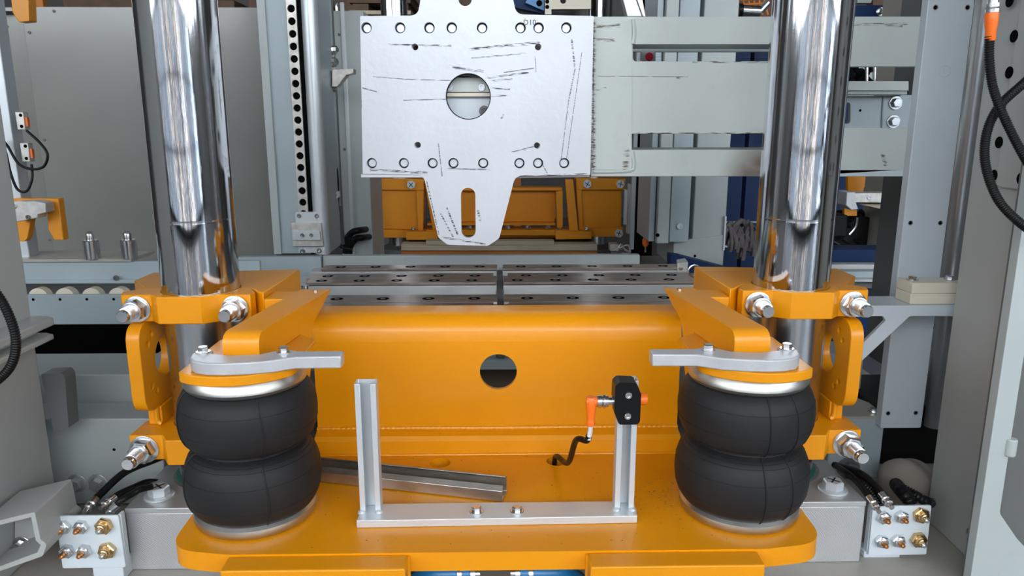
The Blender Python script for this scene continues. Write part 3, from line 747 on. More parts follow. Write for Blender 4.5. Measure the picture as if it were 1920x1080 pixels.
mb.warp(lambda v: Vector((v.x - (v.y - Yb) * .02, v.y, v.z + (v.y - Yb) * .02)))
part('channel', mb, 'cabinet', ch, bev=.002)
part('end_wall', MB().prism(inn_, Yb + .10, Yb + .105), 'cabinet', ch)
bolt(PY(42, 1022, Yb + .10), (0, -1, 0), .026, ch, h=.02)
bp_ = thing('buffer_block', 'dark grey rounded buffer block on the left column side', 'buffer', (-1.06, 1.79, .9))
q = XZ(1.72, [(79, 700), (118, 698), (124, 708), (131, 800), (105, 818)])
part('block', MB().prism(rnd(q, [.004, .008, .004, .004, .01], 3), 1.715, 1.76), 'darkgrey', bp_, bev=.003)
# low frame behind on the left
lf = thing('low_frame', 'grey low frame beams and bolted plate behind the left guide column', 'frame', (-1.05, 2.0, .617))
Yf = 1.98
for (v0, v1, dy, m_) in ((703, 758, 0, 'grey'), (760, 782, .05, 'bluegrey'), (786, 960, -.16, 'grey'), (790, 950, .06, 'grey')):
    a0 = PY(120, v0, Yf + dy); a1 = PY(120, v1, Yf + dy)
    part('beam' if v1 < 900 else 'bolted_plate', MB().box(-1.45, -.875 if v1 == 960 else -.62, Yf + dy, Yf + dy + (.20 if v0 == 703 else .12), max(a1.z, .62), a0.z), m_, lf, bev=.003)
for u in (145, 184): bolt(PY(u, 905, Yf - .16), (0, -1, 0), .030, lf, m='steel', h=.016)
bolt(PY(210, 771, Yf + .05), (0, -1, 0), .012, lf, m='hole', h=.004, wash=False)
dimple(PY(214, 843, Yf - .16), (0, -1, 0), .004, lf)

# conveyor on the left
cv = thing('roller_conveyor', 'grey roller conveyor with cream rollers behind the left column', 'conveyor', (-1.5, 2.45, .9))
Yr = 2.32
a0 = PY(60, 551, Yr); a1 = PY(60, 607, Yr); zr = PY(60, 538, Yr + .03).z
XE = -.86
part('front_rail', MB().box(-2.4, XE, Yr - .012, Yr, a1.z, a0.z), 'bluegrey', cv, bev=.002)
for i in range(6): 
    x = PY(62, 560, Yr - .012).x + .0835 * (i - 1); dimple((x, Yr - .0121, PY(62, 560, Yr).z), (0, -1, 0), .0045, cv)
for i in range(-3, 8):
    x = PY(78, 545, Yr + .03).x + .0835 * i
    if x > XE: break
    r = part('roller', MB().lathe((x, Yr + .006, zr - .031), (0, 1, 0), [(.02, 0), (.031, .003), (.031, .032), (.02, .035)], 28), 'cream', cv)
    part('axle', MB().cyl((x, Yr + .0, zr - .031), (x, Yr + .006, zr - .031), .008), 'zinc', r)
Yr2 = 2.66
a0 = PY(60, 491, Yr2); a1 = PY(60, 526, Yr2)
part('back_rail', MB().box(-2.4, XE, Yr2, Yr2 + .02, a1.z, a0.z).box(-2.4, XE, Yr2 - .012, Yr2, a1.z - .01, a1.z + .004), 'bluegrey', cv, bev=.002)
part('lower_plate', MB().box(-2.4, XE, Yr2 - .02, Yr2 + .3, a1.z - .07, a1.z - .06), 'darkgrey', cv)
socket(PY(218, 521, Yr2 - .013), (0, -1, 0), .010, cv, m='darkgrey')
part('legs', MB().box(-1.9, -1.85, Yr, Yr + .05, 0, a1.z - .1).box(-1.9, -1.85, Yr2, Yr2 + .05, 0, a1.z - .07), 'darkgrey', cv)
zp = PZ(60, 490, 1).z
pin_plate = thing('pin_plate', 'flat beige steel plate lying on the back conveyor rail', 'steel plate', (-1.6, Yr2 + .05, a0.z))
a2 = PY(246, 490, Yr2 + .0)
part('plate', MB().box(-2.2, PY(246, 488, Yr2 - .01).x, Yr2 - .01, Yr2 + .17, a0.z + .0005, a0.z + .011), 'base', pin_plate, bev=.001)
def pin(u, v, ll, label):
    p = PZ(u, v, a0.z + .011)
    t = thing('locating_pin', label, 'pin', p, 'steel locating pins on the plate')
    part('pin_body', MB().lathe(p, (0, 0, 1), [(.026, 0), (.026, .066), (.024, .068)], 28), 'zinc', t)
    part('pin_tip', MB().lathe(p + Vector((0, 0, .068)), (0, 0, 1), [(.0135, 0), (.0135, .018), (.0115, .025), (.006, .030), (.001, .031)], 20), 'zinc', t)
pin(174, 485, 0, 'short round steel locating pin, left one on the conveyor plate')
pin(244, 484, 0, 'short round steel locating pin, right one on the conveyor plate')
# near-black sheet painting the shade of the pit at the lower left
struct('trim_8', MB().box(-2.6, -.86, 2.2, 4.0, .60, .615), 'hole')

# left profile post with sensors
po = thing('profile_post', 'light aluminium profile post with two small sensor blocks at the far left', 'post', (-1.98, 2.7, .9))
Yp = 2.70
def zz(v, Y, u=960): return PY(u, v, Y).z
xa = PY(30, 300, Yp).x
part('post', MB().box(xa - .16, xa - .07, Yp, Yp + .08, 1.126, 2.6).box(xa - .055, xa, Yp, Yp + .06, 1.126, 2.6), 'alu', po, bev=.003)
part('groove', MB().box(xa - .072, xa - .053, Yp + .02, Yp + .08, 1.17, 2.6), 'darkgrey', po)
def sensor_block(u0, v0, u1, v1):
    q = XZ(Yp - .02, [(u0, v0), (u1, v0), (u1 + 5, v1), (u0 + 5, v1)])
    b = part('sensor_block', MB().prism(q, Yp - .03, Yp), 'rail', po, bev=.002)
    pp = PY(u1 + 2, (v0 + v1) / 2, Yp - .02)
    part('indicator', MB().box(pp.x, pp.x + .009, Yp - .025, Yp - .012, pp.z - .02, pp.z + .012), 'led', b)
    for vv in (v0 + 6, v1 - 6): dimple(PY((u0 + u1) / 2 + (2 if vv > v0 + 9 else 0), vv, Yp - .0301), (0, -1, 0), .006, b, 'slot')
sensor_block(31, 210, 46, 243); sensor_block(40, 268, 55, 303)
hose('sensor_wire', 'black wire looping from the upper sensor block on the left post', [PY(50, 245, 2.67), PY(75, 268, 2.66), PY(89, 290, 2.65), (PY(82, 312, 2.65)), PY(60, 317, 2.65), PY(35, 307, 2.65), PY(15, 275, 2.66), PY(4, 262, 2.68)], .0045, 'cable')
hose('sensor_wire', 'black wire looping from the lower sensor block on the left post', [PY(59, 308, 2.67), PY(60, 335, 2.66), PY(50, 358, 2.65), PY(33, 355, 2.65), PY(20, 325, 2.65), PY(12, 290, 2.66), PY(5, 270, 2.68)], .0045, 'cable')
hb = thing('hook_bracket', 'dark yellow hook bracket holding a small grey clamp at the left', 'bracket', (-1.9, 2.75, 1.1))
part('hook_plate', MB().prism(XZ(2.66, [(25, 372), (111, 372), (121, 450), (103, 450), (92, 430), (88, 382), (25, 382)]), 2.655, 2.69), 'yellowback', hb, bev=.003)
part('hook_leg', MB().prism(XZ(2.67, [(33, 412), (62, 405), (55, 445), (50, 452), (38, 452)]), 2.66, 2.69), 'yellowback', hb, bev=.002)
ca = part('clamp_arm', MB().prism(XZ(2.61, [(22, 378), (68, 376), (88, 380), (90, 398), (75, 402), (74, 408), (28, 417)]), 2.60, 2.654), 'rail', hb, bev=.003)
socket(PY(27, 387, 2.60), (0, -1, 0), .008, hb); socket(PY(53, 407, 2.60), (0, -1, 0), .008, hb, m='darkgrey')
solo('hanging_bracket', MB().prism(XZ(2.6, [(24, -30), (60, -30), (63, 41), (42, 43), (30, 25)]), 2.58, 2.62), 'yellow', 'bright yellow bracket hanging in at the top left corner', 'bracket', bev=.003)
# big panel enclosure
Ye = 4.3
xe0, xe1 = PY(78, 300, Ye).x, PY(505, 300, Ye).x
ztop = PY(250, 13, Ye).z
en = thing('enclosure', 'large smooth grey sheet metal enclosure behind the left column', 'enclosure', ((xe0 + xe1) / 2, Ye + .3, 0))
part('front_panel', MB().box(xe0, xe1, Ye, Ye + .02, .75, ztop), 'panelgrey', en, bev=.002)
part('left_panel', MB().box(xe0 - .55, xe0 + .01, Ye + .10, Ye + .12, 0, ztop), 'panelgrey', en, bev=.002)
part('top_panel', MB().box(xe0 - .55, xe1, Ye + .021, Ye + .7, ztop - .02, ztop - .001), 'panelgrey', en)
part('plinth', MB().box(xe0 - .3, -1.52, Ye + .05, Ye + .7, 0, .74).box(-1.519, xe1, Ye + .05, Ye + .2, .6175, .74), 'darkgrey', en)
for u, v in ((101, 21), (55, 61), (83, 262), (14, 50), (404, 24), (93, 450)):
    socket(PY(u, v, Ye - .001), (0, -1, 0), .008, en, m='darkgrey', name='screw')

# ================================================================== POSTS BEHIND
YA = 3.45
def px_x(u, Y, v=240): return PY(u, v, Y).x
bx_ = lambda u0, u1, Y, d_, z0, z1: MB().box(px_x(u0, Y), px_x(u1, Y), Y, Y + d_, z0, z1)
zA0, zA1 = PY(550, 476, YA).z, 2.9
pa = thing('tall_post', 'tall pale blue-grey post carrying a punched hole strip', 'post', (px_x(540, YA), YA, zA0))
part('post_body', bx_(501, 606, YA, .26, zA0, zA1), 'bluegrey', pa, bev=.006)
part('left_flange', bx_(497, 512, YA - .012, .012, zA0, zA1), 'grey', pa, bev=.002)
part('groove', bx_(569, 577, YA - .004, .004, zA0, zA1), 'hole', pa)
part('round_edge', MB().lathe((px_x(592, YA), YA + .008, zA0), (0, 0, 1), [(.034, 0), (.034, zA1 - zA0)], 32), 'alu', pa)
x0, x1 = px_x(552, YA), px_x(570, YA); zs0 = PY(570, 402, YA).z
hs = []; zq = PY(574, 400, YA).z; pitch = PY(560, 160, YA).z - PY(560, 182.8, YA).z
xm = (x0 + x1) / 2
for i in range(40):
    z = zq + i * pitch
    if z > zA1 - .03: break
    hs.append(circle(xm, z, .0165, 16))
st = part('hole_strip', MB().prism([(x0, zs0 - .02), (x1, zs0 - .02), (x1, zA1), (x0, zA1)], YA - .016, YA - .004, hs), 'rail', pa)
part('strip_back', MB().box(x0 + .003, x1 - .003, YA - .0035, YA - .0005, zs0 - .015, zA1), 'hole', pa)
# hardware at strip foot
sf = thing('strip_foot', 'small bolted clamp bracket at the foot of the punched strip', 'bracket', (xm, YA - .03, zA0 + .01))
part('back_plate', MB().prism(rnd(XZ(YA - .02, [(553, 397), (604, 397), (609, 474), (560, 474)]), .012, 3), YA - .022, YA - .0165), 'alu', sf, bev=.001)
part('spacer', MB().prism(XZ(YA - .04, [(546, 418), (602, 418), (607, 462), (549, 462)]), YA - .045, YA - .023), 'rail', sf, bev=.002)
part('cross_piece', MB().prism(XZ(YA - .05, [(549, 433), (600, 433), (602, 450), (550, 450)]), YA - .060, YA - .046), 'alu', sf, bev=.001)
for u, v, dy, r in ((561, 405, .022, .010), (594, 405, .022, .010), (567, 441, .060, .009), (584, 441, .060, .009), (568, 471, .022, .012), (599, 470, .022, .012)):
    socket(PY(u, v, YA - dy), (0, -1, 0), r, sf)
# second post with the perforated thin strip and a cabinet
YB = 3.75
pb = thing('punched_profile', 'narrow dark profile with two rows of small slots', 'profile', (px_x(622, YB), YB, 1))
xs0, xs1 = px_x(616, YB), px_x(632, YB)
hs = [];
for i in range(30):
    for xx in (.3, .7):
        z = 1.25 + i * .058
        hs.append([(xs0 + (xs1 - xs0) * xx - .0035, z), (xs0 + (xs1 - xs0) * xx + .0035, z), (xs0 + (xs1 - xs0) * xx + .0035, z + .016), (xs0 + (xs1 - xs0) * xx - .0035, z + .016)])
part('slotted_face', MB().prism([(xs0, 1.2), (xs1, 1.2), (xs1, 3.1), (xs0, 3.1)], YB, YB + .004, hs), 'bluegrey', pb)
part('backing', MB().box(xs0, xs1, YB + .01, YB + .05, 1.0, 3.1), 'darkgrey', pb)
sb = thing('angle_shelf', 'small grey triangular shelf bracket bolted to the slotted profile', 'bracket', (px_x(648, YB - .05), YB - .05, PY(640, 160, YB - .05).z))
part('arm', MB().prism(XZ(YB - .08, [(624, 131), (664, 129), (664, 138), (651, 141), (634, 163), (624, 163)]), YB - .10, YB - .03), 'rail', sb, bev=.002)
part('mount_plate', MB().prism(XZ(YB - .03, [(618, 85), (625, 85), (632, 168), (620, 168)]), YB - .03, YB - .005), 'rail', sb)
for v in (93, 116): bolt(PY(626, v, YB - .035), (.9, -.5, 0), .028, sb, h=.016)
cz = PY(640, 20, 4.0).z
pc = thing('cabinet', 'narrow pale grey cabinet behind the slotted profile', 'cabinet', (px_x(652, 4.0), 4.0, .8))
part('body', bx_(630, 690, 4.0, .4, .8, cz), 'grey', pc, bev=.004)
part('door_edge', bx_(648, 655, 3.985, .016, .85, PY(650, 5, 4).z), 'alu', pc, bev=.002)
for v in (47, 262): socket(PY(636 if v < 100 else 646, v + 18, 4.0), (0, -1, 0), .007, pc, m='darkgrey', name='screw')
part('lifting_eye', MB().tube([PY(632, 22, 4.02), PY(632, 10, 4.02), PY(640, 5, 4.02), PY(643, 16, 4.02)], .008, 8, 4), 'zinc', pc)
hose('power_cable', 'thin black cable hanging down past the cable clip on the slotted profile', [PY(624, 300, 3.7), PY(632, 330, 3.7), PY(633, 400, 3.7), PY(632, 440, 3.7), PY(640, 462, 3.7), PY(660, 468, 3.7)], .008, 'cable')
solo('cable_clip', MB().prism(XZ(3.66, [(615, 365), (636, 358), (637, 368), (622, 381), (615, 381)]), 3.65, 3.68, [XZ(3.66, [(618, 367), (632, 363), (632, 367), (620, 376)])]), 'alu', 'small metal cable clip around the thin black cable', 'clip')
for i, (a_, b2) in enumerate((((648, 450), (672, 432)), ((655, 462), (678, 446)))):
    hose('drag_cable', ('upper', 'lower')[i] + ' thick black cable bending behind the left yellow rear clamp', [PY(a_[0], 475, 3.9), PY(a_[0] + 2, a_[1], 3.9), PY(a_[0] + 12, a_[1] - 14, 3.9), PY(b2[0], b2[1], 3.9), PY(b2[0] + 14, b2[1] - 2, 4.0)], .017, 'cable')
solo('junction_box', MB().prism(XZ(3.9, [(638, 442), (666, 446), (664, 460), (638, 462)]), 3.88, 3.95), 'black', 'small black connector box beside the bent black cables', 'connector', bev=.004)
gc = thing('control_box', 'grey control box with a chamfered beige lid behind the rear carriage', 'box', (-.9, 5.6, .6))
q0 = PY(676, 390, 5.65); q1 = PY(735, 390, 5.65)
part('body', MB().box(q0.x, q1.x, 5.65, 5.9, 0, q0.z), 'grey', gc, bev=.004)
part('lid', MB().box(q0.x - .005, q1.x + .005, 5.645, 5.92, q0.z, q0.z + .02), 'wood', gc, bev=.002)

# ================================================================== TABLE WITH SLOTTED RAILS
ZTB = 1.0
tb = thing('work_table', 'steel work table with grey beams behind the yellow carriage', 'work table', (0, 2.9, .617))
def tz(v): return PZ(935, v, ZTB).y
def rail(v0, v1, u0, u1, z, nholes, shift, label, side):
    y1, y0 = PZ(935, v0, z).y, PZ(935, v1, z).y
    x0, x1 = PZ(u0, (v0 + v1) / 2, z).x, PZ(u1, (v0 + v1) / 2, z).x
    t = thing('slide_rail', label, 'rail', ((x0 + x1) / 2, (y0 + y1) / 2, z - .02))
    yc = (y0 + y1) / 2; r = min(.023, (y1 - y0) * .43)
    hs = []; L_ = x1 - x0
    for i in range(nholes):
        f = (i + shift) / nholes
        hs.append(circle(x0 + L_ * f, yc, r, 20))
    part('rail_bar', MB().prism([(x0, y0), (x1, y0), (x1, y1), (x0, y1)], z - .009, z, hs, 'XY'), 'oilsteel', t)
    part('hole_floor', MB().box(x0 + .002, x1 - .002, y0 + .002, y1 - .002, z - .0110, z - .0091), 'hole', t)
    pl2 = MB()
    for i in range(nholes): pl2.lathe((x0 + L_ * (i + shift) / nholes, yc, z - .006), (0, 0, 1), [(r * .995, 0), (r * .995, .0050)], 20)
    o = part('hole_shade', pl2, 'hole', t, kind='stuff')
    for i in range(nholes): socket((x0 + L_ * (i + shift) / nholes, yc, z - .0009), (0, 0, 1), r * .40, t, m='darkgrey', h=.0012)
    return y0, y1
rows = [(496, 503, 608, 932, 943, 1278, 'farthest'), (512, 521, 582, 925, 952, 1295, 'second farthest'), (521, 529, 580, 930, 945, 1302, 'middle'), (552, 566, 590, 932, 945, 1290, 'second nearest'), (567, 590, 590, 925, 955, 1280, 'nearest')]
for (v0, v1, a, b, c, d, nm) in rows:
    rail(v0, v1, a, b, ZTB, 4 if 'near' in nm else 5, .35 if nm in ('middle', 'nearest') else .5, 'oily drilled slide rail, %s row of the left half of the table' % nm, -1)
    rail(v0, v1, c, d, ZTB, 4 if 'near' in nm else 5, .35 if nm in ('middle', 'nearest') else .5, 'oily drilled slide rail, %s row of the right half of the table' % nm, 1)
zb_ = ZTB - .0115
for (v0, v1) in ((496, 503), (512, 530), (552, 592)):
    y1, y0 = PZ(935, v0, ZTB).y, PZ(935, v1, ZTB).y
    for x0, x1 in ((-.80, -.005), (.020, .79)):
        part('rail_beam', MB().box(x0, x1, y0, y1, .86, zb_), 'steel', tb, bev=.002)
part('table_top', MB().box(-.84, .84, 2.28, 3.30, .83, .86), 'bluegrey', tb, bev=.002)
part('cross_tie', MB().box(-.004, .019, 2.3, 3.2, .861, .975), 'darkgrey', tb, bev=.002)
y_ = 3.32
b0, b1 = PY(606, 500, y_), PY(1200, 478, y_)
part('back_fence', MB().box(b0.x, b1.x, y_, y_ + .04, b0.z - .02, b1.z + .0), 'grey', tb, bev=.003)
part('left_fence', MB().box(PY(445, 500, 3.30).x, b0.x - .004, 3.30, 3.34, .92, PY(520, 482, 3.3).z), 'bluegrey', tb, bev=.003)
part('table_leg', MB().box(-.8, -.7, 2.3, 2.4, .617, .83).box(.7, .8, 2.3, 2.4, .617, .83).box(-.8, -.7, 3.1, 3.2, .617, .83).box(.7, .8, 3.1, 3.2, .617, .83), 'darkgrey', tb)
part('table_shelf', MB().box(-.6, .6, 2.25, 2.8, .70, .72).box(-.6, .6, 2.24, 2.2499, .70, .745), 'wood', tb)
part('corner_block', MB().prism(XY(ZTB, [(1268, 495), (1284, 492), (1290, 500), (1270, 502)]), .96, ZTB + .02, (), 'XY'), 'rail', tb, bev=.002)
part('end_stop', MB().cyl(PY(572, 535, 2.55), PY(572, 560, 2.55), .012), 'zinc', tb)

# ================================================================== SILVER TOOL PLATE + ARM
YT = 2.30
tp = thing('tool_plate', 'scratched silver tool plate with round hole and slotted tongue hanging in the centre', 'tool plate', PY(890, 460, YT))
ol = XZ(YT, [(675, 30), (784, 29), (795, -50), (952, -50), (968, 27), (1113, 30), (1107, 328), (966, 330), (936, 447), (915, 461), (840, 459), (822, 446), (794, 328), (680, 326)])
ol = rnd(ol, [.003, .028, 0, 0, .028, .003, .003, .028, .022, .018, .018, .022, .028, .003], 6)
rp = lambda n: n / FPX * YT * 1.0
H1 = [(687, 52), (750, 52), (805, 52), (847, 52), (904, 52), (976, 52), (1010, 52), (1062, 52), (697, 306), (757, 306), (811, 306), (850, 306), (906, 306), (974, 306), (1009, 306), (1058, 306)]
H2 = [(778, 88), (1009, 88), (783, 272), (1007, 273)]
hs = [circle(PY(u, v, YT).x, PY(u, v, YT).z, rp(9.5), 20) for u, v in H1] + [circle(PY(u, v, YT).x, PY(u, v, YT).z, rp(6), 14) for u, v in H2]
hs.append(circle(PY(878, 181, YT).x, PY(878, 181, YT).z, rp(41), 48))
sl = PY(877.5, 352, YT); sl2 = PY(877.5, 446, YT)
hs.append(slot(sl.x, sl2.z, sl.z, rp(13.5)))
hs.append(circle(PY(872, -2, YT).x, PY(872, -2, YT).z, rp(12), 20))
# scratches in plate coordinates
o_ = PY(890, 460, YT)
def sg(u0, v0, u1, v1, k=1): a = PY(u0, v0, YT) - o_; b = PY(u1, v1, YT) - o_; return (a.x, a.z, b.x, b.z, k)
SG = [sg(700, 144, 770, 149, 1.3), sg(770, 149, 845, 151, 1.3), sg(757, 188, 838, 186, 1.4), sg(730, 83, 845, 86, 3), sg(880, 92, 1010, 80, 4), sg(885, 109, 985, 100, 2), sg(850, 126, 905, 134, 4), sg(915, 146, 990, 136, 3), sg(918, 152, 960, 148, 2.5),
      sg(920, 165, 955, 167, 2.5), sg(922, 179, 955, 180, 2.5), sg(1072, 75, 1078, 130, 3), sg(1078, 130, 1066, 190, 1.5), sg(1066, 190, 1052, 300, 1.2), sg(1091, 98, 1062, 300, 1), sg(822, 270, 829, 330, 1.5), sg(695, 318, 800, 324, 4), sg(838, 316, 918, 318, 1.6),
      sg(672, 80, 677, 200, 3), sg(896, 395, 900, 412, 4), sg(838, 390, 858, 440, 3), sg(826, 400, 850, 445, 2.5), sg(960, 285, 1000, 275, 1.5), sg(945, 136, 1000, 128, 1.5), sg(790, 325, 770, 325, 2), sg(975, 330, 1100, 326, 2), sg(1018, 310, 1026, 325, 1.5),
      sg(1003, 105, 1005, 135, 1), sg(680, 165, 706, 172, 1.6), sg(940, 222, 944, 216, 3), sg(830, 445, 910, 458, 3), sg(800, 340, 823, 440, 2)]
marks(M['silver'], SG, .0013, noise=.46, nscale=170)
part('plate', MB().prism(ol, YT, YT + .02, hs), 'silver', tp, bev=.0015)
bk = XZ(YT + .02, [(683, 36), (1106, 36), (1100, 322), (688, 322)])
hs2 = [circle(PY(u, v, YT).x, PY(u, v, YT).z, rp(5.5), 14) for u, v in H2] + [circle(PY(878, 181, YT).x, PY(878, 181, YT).z, rp(43), 40)]
part('backing_plate', MB().prism(bk, YT + .0205, YT + .05, hs2), 'alu', tp)
for i, (u, v) in enumerate(H1):
    p = PY(u, v, YT); 
    def cap_():
        mb = MB(); r = rp(7.6); mb.lathe((0, 0, 0), (0, 0, 1), [(r, 0), (r, .004), (r * .85, .006)], 20); return mb
    place('dowel_shade', shared(('dowel_shade',), lambda: MB().lathe((0, 0, 0), (0, 0, 1), [(rp(9.6), 0), (rp(9.6), .0008), (rp(7.9), .0008), (rp(7.9), 0)], 20), 'hole'), (p.x, YT + .0204, p.z), (0, -1, 0), tp)  # black annulus painting the shadow ring around each dowel
    place('dowel_end', shared(('dowel_end',), cap_, 'alu'), (p.x, YT + .0205, p.z), (0, -1, 0), tp)
part('hole_wall_shade', MB().lathe((PY(878, 181, YT).x, YT + .0202, PY(878, 181, YT).z), (0, -1, 0), [(rp(41.5), -.0002), (rp(41.5), .004), (rp(39.3), .004), (rp(39.3), -.0002), (rp(41.5), -.0002)], 48, False), 'black', tp)  # black ring painting the shade of the hole wall and gap
part('lower_flange', MB().prism(XZ(YT, [(676, 327), (800, 327), (803, 333), (676, 333)]), YT + .005, YT + .06), 'silver', tp, bev=.001)
part('lower_flange', MB().prism(XZ(YT, [(958, 330), (1107, 328), (1107, 333), (956, 335)]), YT + .024, YT + .07), 'silver', tp, bev=.001)
# inner mechanism seen through the round hole
im = thing('inner_slide', 'grey slide block with cream strip and two socket screws seen through the round hole', 'slide block', PY(878, 230, 2.4))
part('upper_block', MB().prism(XZ(2.3505, [(815, 145), (945, 145), (945, 173), (815, 173)]), 2.3505, 2.46), 'armgrey', im, bev=.002)
part('cream_strip', MB().prism(XZ(2.3505, [(815, 174), (945, 174), (945, 181), (815, 181)]), 2.3505, 2.46), 'cream', im, bev=.001)
part('lower_block', MB().prism(XZ(2.37, [(815, 182), (945, 182), (945, 235), (815, 235)]), 2.372, 2.46), 'white', im, bev=.001)
part('upper_bar', MB().prism(XZ(2.385, [(815, 125), (880, 125), (880, 143), (815, 143)]), 2.385, 2.46), 'armgrey', im, bev=.001)
part('rear_panel', MB().prism(XZ(2.47, [(800, 110), (950, 110), (950, 240), (800, 240)]), 2.47, 2.49), 'white', im)
for u in (843, 903): socket(PY(u, 164, 2.3504), (0, -1, 0), .011, im, m='alu')
socket(PY(908, 208, 2.372), (0, -1, 0), .016, im, m='darkgrey')
# marker letters
def text_mesh(s, size):
    c = bpy.data.curves.new('txt', 'FONT'); c.body = s; c.size = size; c.align_x = 'CENTER'; c.extrude = .0002; c.resolution_u = 2
    o = bpy.data.objects.new('txt', c); COL.objects.link(o); bpy.context.view_layer.update()
    me = bpy.data.meshes.new_from_object(o.evaluated_get(bpy.context.evaluated_depsgraph_get())); bpy.data.objects.remove(o); return me
def writing(s, size, pos, parent, m='ink', lean=0):
    me = text_mesh(s, size); me.materials.clear(); me.materials.append(M[m])
    o = bpy.data.objects.new('marker_writing', me); COL.objects.link(o); o.parent = parent
    o.rotation_euler = (R(90), lean, 0); o.location = Vector(pos) - ROOTLOC[rootof(parent)]
    o['label'] = 'hand-written marker letters'; return o
p = PY(993, 47, YT); writing('D10', .022, (p.x, YT - .0004, p.z), tp)

# press arm (ladder plate) on the right
YM = 2.335
ar = thing('press_arm', 'grey-green welded ladder arm reaching right from the silver plate behind the column', 'press arm', PY(1400, 331, YM))
oa = PY(1400, 331, YM)
def sa(u0, v0, u1, v1, k=3): a = PY(u0, v0, YM) - oa; b = PY(u1, v1, YM) - oa; return (a.x, a.z, b.x, b.z, k)
M['armgrey2'] = mat('arm_grey_paint_worn', (.54, .59, .57), .40, var=.04, scale=5, bump=.08, bscale=60, dirt=.20, dcol=(.34, .30, .22))
marks(M['armgrey2'], [sa(1425, 308, 1440, 312, 2.6), sa(1400, 325, 1440, 322, 2)], .045, (.09, .035, .015), nscale=12, soft=True)
marks(M['armgrey2'], [sa(1112, 45, 1112, 320, 7), sa(1120, 50, 1160, 48, 5), sa(1118, 75, 1150, 76, 4), sa(1175, 285, 1172, 315, 9), sa(1195, 250, 1430, 250, 2.5), sa(1300, 116, 1440, 116, 3), sa(1120, 143, 1290, 144, 1), sa(1590, 46, 1700, 45, 3), sa(1640, 45, 1690, 48, 5), sa(1655, 290, 1660, 308, 6), sa(1270, 146, 1274, 146, 3), sa(1115, 170, 1135, 165, 2.5)], .0014, (.10, .07, .05), noise=.47, nscale=120)
outer = XZ(YM, [(1108, 31), (1730, 31), (1722, 125), (1535, 125), (1528, 240), (1712, 240), (1706, 318), (1500, 331), (1108, 331)])
hA = rnd(XZ(YM, [(1187, 83), (1500, 83), (1500, 115), (1187, 115)]), [0, 0, 0, .012], 5)
hB = rnd(XZ(YM, [(1180, 251), (1490, 251), (1490, 281), (1180, 281)]), [.012, 0, 0, 0], 5)
part('web_plate', MB().prism(outer, YM, YM + .03, [hA, hB]), 'armgrey2', ar, bev=.002)
part('end_pad', MB().prism(rnd(XZ(YM, [(1114, 37), (1184, 37), (1184, 120), (1184, 318), (1112, 318)]), .008, 3), YM - .004, YM - .0005), 'armgrey2', ar, bev=.001)
def bar(v0, v1, u0, u1, ya, yb, m_='armgrey', nm='flange'):
    a = PY((u0 + u1) / 2, v0, ya); b = PY((u0 + u1) / 2, v1, ya)
    x0, x1 = PY(u0, v1, ya).x, PY(u1, v1, ya).x
    return part(nm, MB().box(x0, x1, ya, yb, b.z, a.z), m_, ar, bev=.0015)
bar(33, 36, 1120, 1720, YM + .031, YM + .22); bar(79, 83, 1188, 1500, YM + .031, YM + .18)
bar(281, 286, 1180, 1700, YM + .031, YM + .30); bar(325, 331, 1115, 1700, YM + .031, YM + .30)
bar(318, 331, 1500, 1706, YM - .0, YM + .029, 'white', 'lower_strip')
bar(115, 119, 1188, 1530, YM + .031, YM + .16); bar(246, 251, 1184, 1525, YM + .031, YM + .14)
part('weld_bead', MB().tube([PY(1187, 36, YM - .001), PY(1189, 60, YM - .001), PY(1187, 82, YM - .001)], .006, 8, 6), 'armgrey', ar)
part('weld_bead', MB().tube([PY(1186, 284, YM - .001), PY(1188, 310, YM - .001), PY(1178, 320, YM - .001), PY(1112, 322, YM - .001)], .006, 8, 6), 'armgrey', ar)
# rear slide bars seen between the arm members
cm = thing('cross_member', 'grey rear cross member with two big washers and a slot, right of the right column', 'cross member', PY(1640, 245, 2.75))
a = XZ(2.75, [(1500, 180), (1704, 180), (1702, 241), (1500, 241)])
part('plate', MB().prism(a, 2.75, 2.77, [rnd(XZ(2.75, [(1575, 192), (1594, 192), (1594, 232), (1572, 232)]), .012, 3)]), 'bluegrey', cm, bev=.002)
for u, v in ((1679, 193), (1675, 228)): bolt(PY(u, v, 2.75), (0, -1, 0), .030, cm, h=.014)
dimple(PY(1613, 207, 2.7495), (0, -1, 0), .0045, cm)
part('weld_bead', MB().tube([PY(1657, 181, 2.749), PY(1655, 210, 2.749), PY(1654, 240, 2.749)], .005, 8, 5), 'bluegrey', cm)
part('upper_rail', MB().prism(XZ(2.70, [(1500, 152), (1704, 152), (1704, 170), (1500, 170)]), 2.70, 2.80), 'armgrey', cm, bev=.002)
part('upper_rail_lip', MB().prism(XZ(2.69, [(1500, 171), (1704, 171), (1704, 177), (1500, 177)]), 2.70, 2.78), 'grey', cm, bev=.001)
q = PY(1698, 210, 2.78); part('end_bracket', MB().box(q.x - .03, q.x + .10, 2.7705, 2.8598, q.z - .06, q.z + .06), 'bluegrey', cm)
part('slide_bar', MB().prism(XZ(2.75, [(1150, 87), (1500, 87), (1500, 97), (1150, 97)]), 2.75, 2.78), 'bluegrey', cm, bev=.001)
eb = thing('emergency_button', 'red push button seen through the upper opening of the arm', 'button', PY(1215, 106, 2.74))
part('mount_strip', MB().prism(XZ(2.74, [(1203, 96), (1228, 96), (1228, 116), (1203, 116)]), 2.736, 2.7495), 'grey', eb)
part('push_button', MB().lathe(PY(1216, 107, 2.736), (0, -1, 0), [(.012, 0), (.012, .006), (.0135, .007), (.0145, .014), (.010, .019)], 24), 'red', eb)

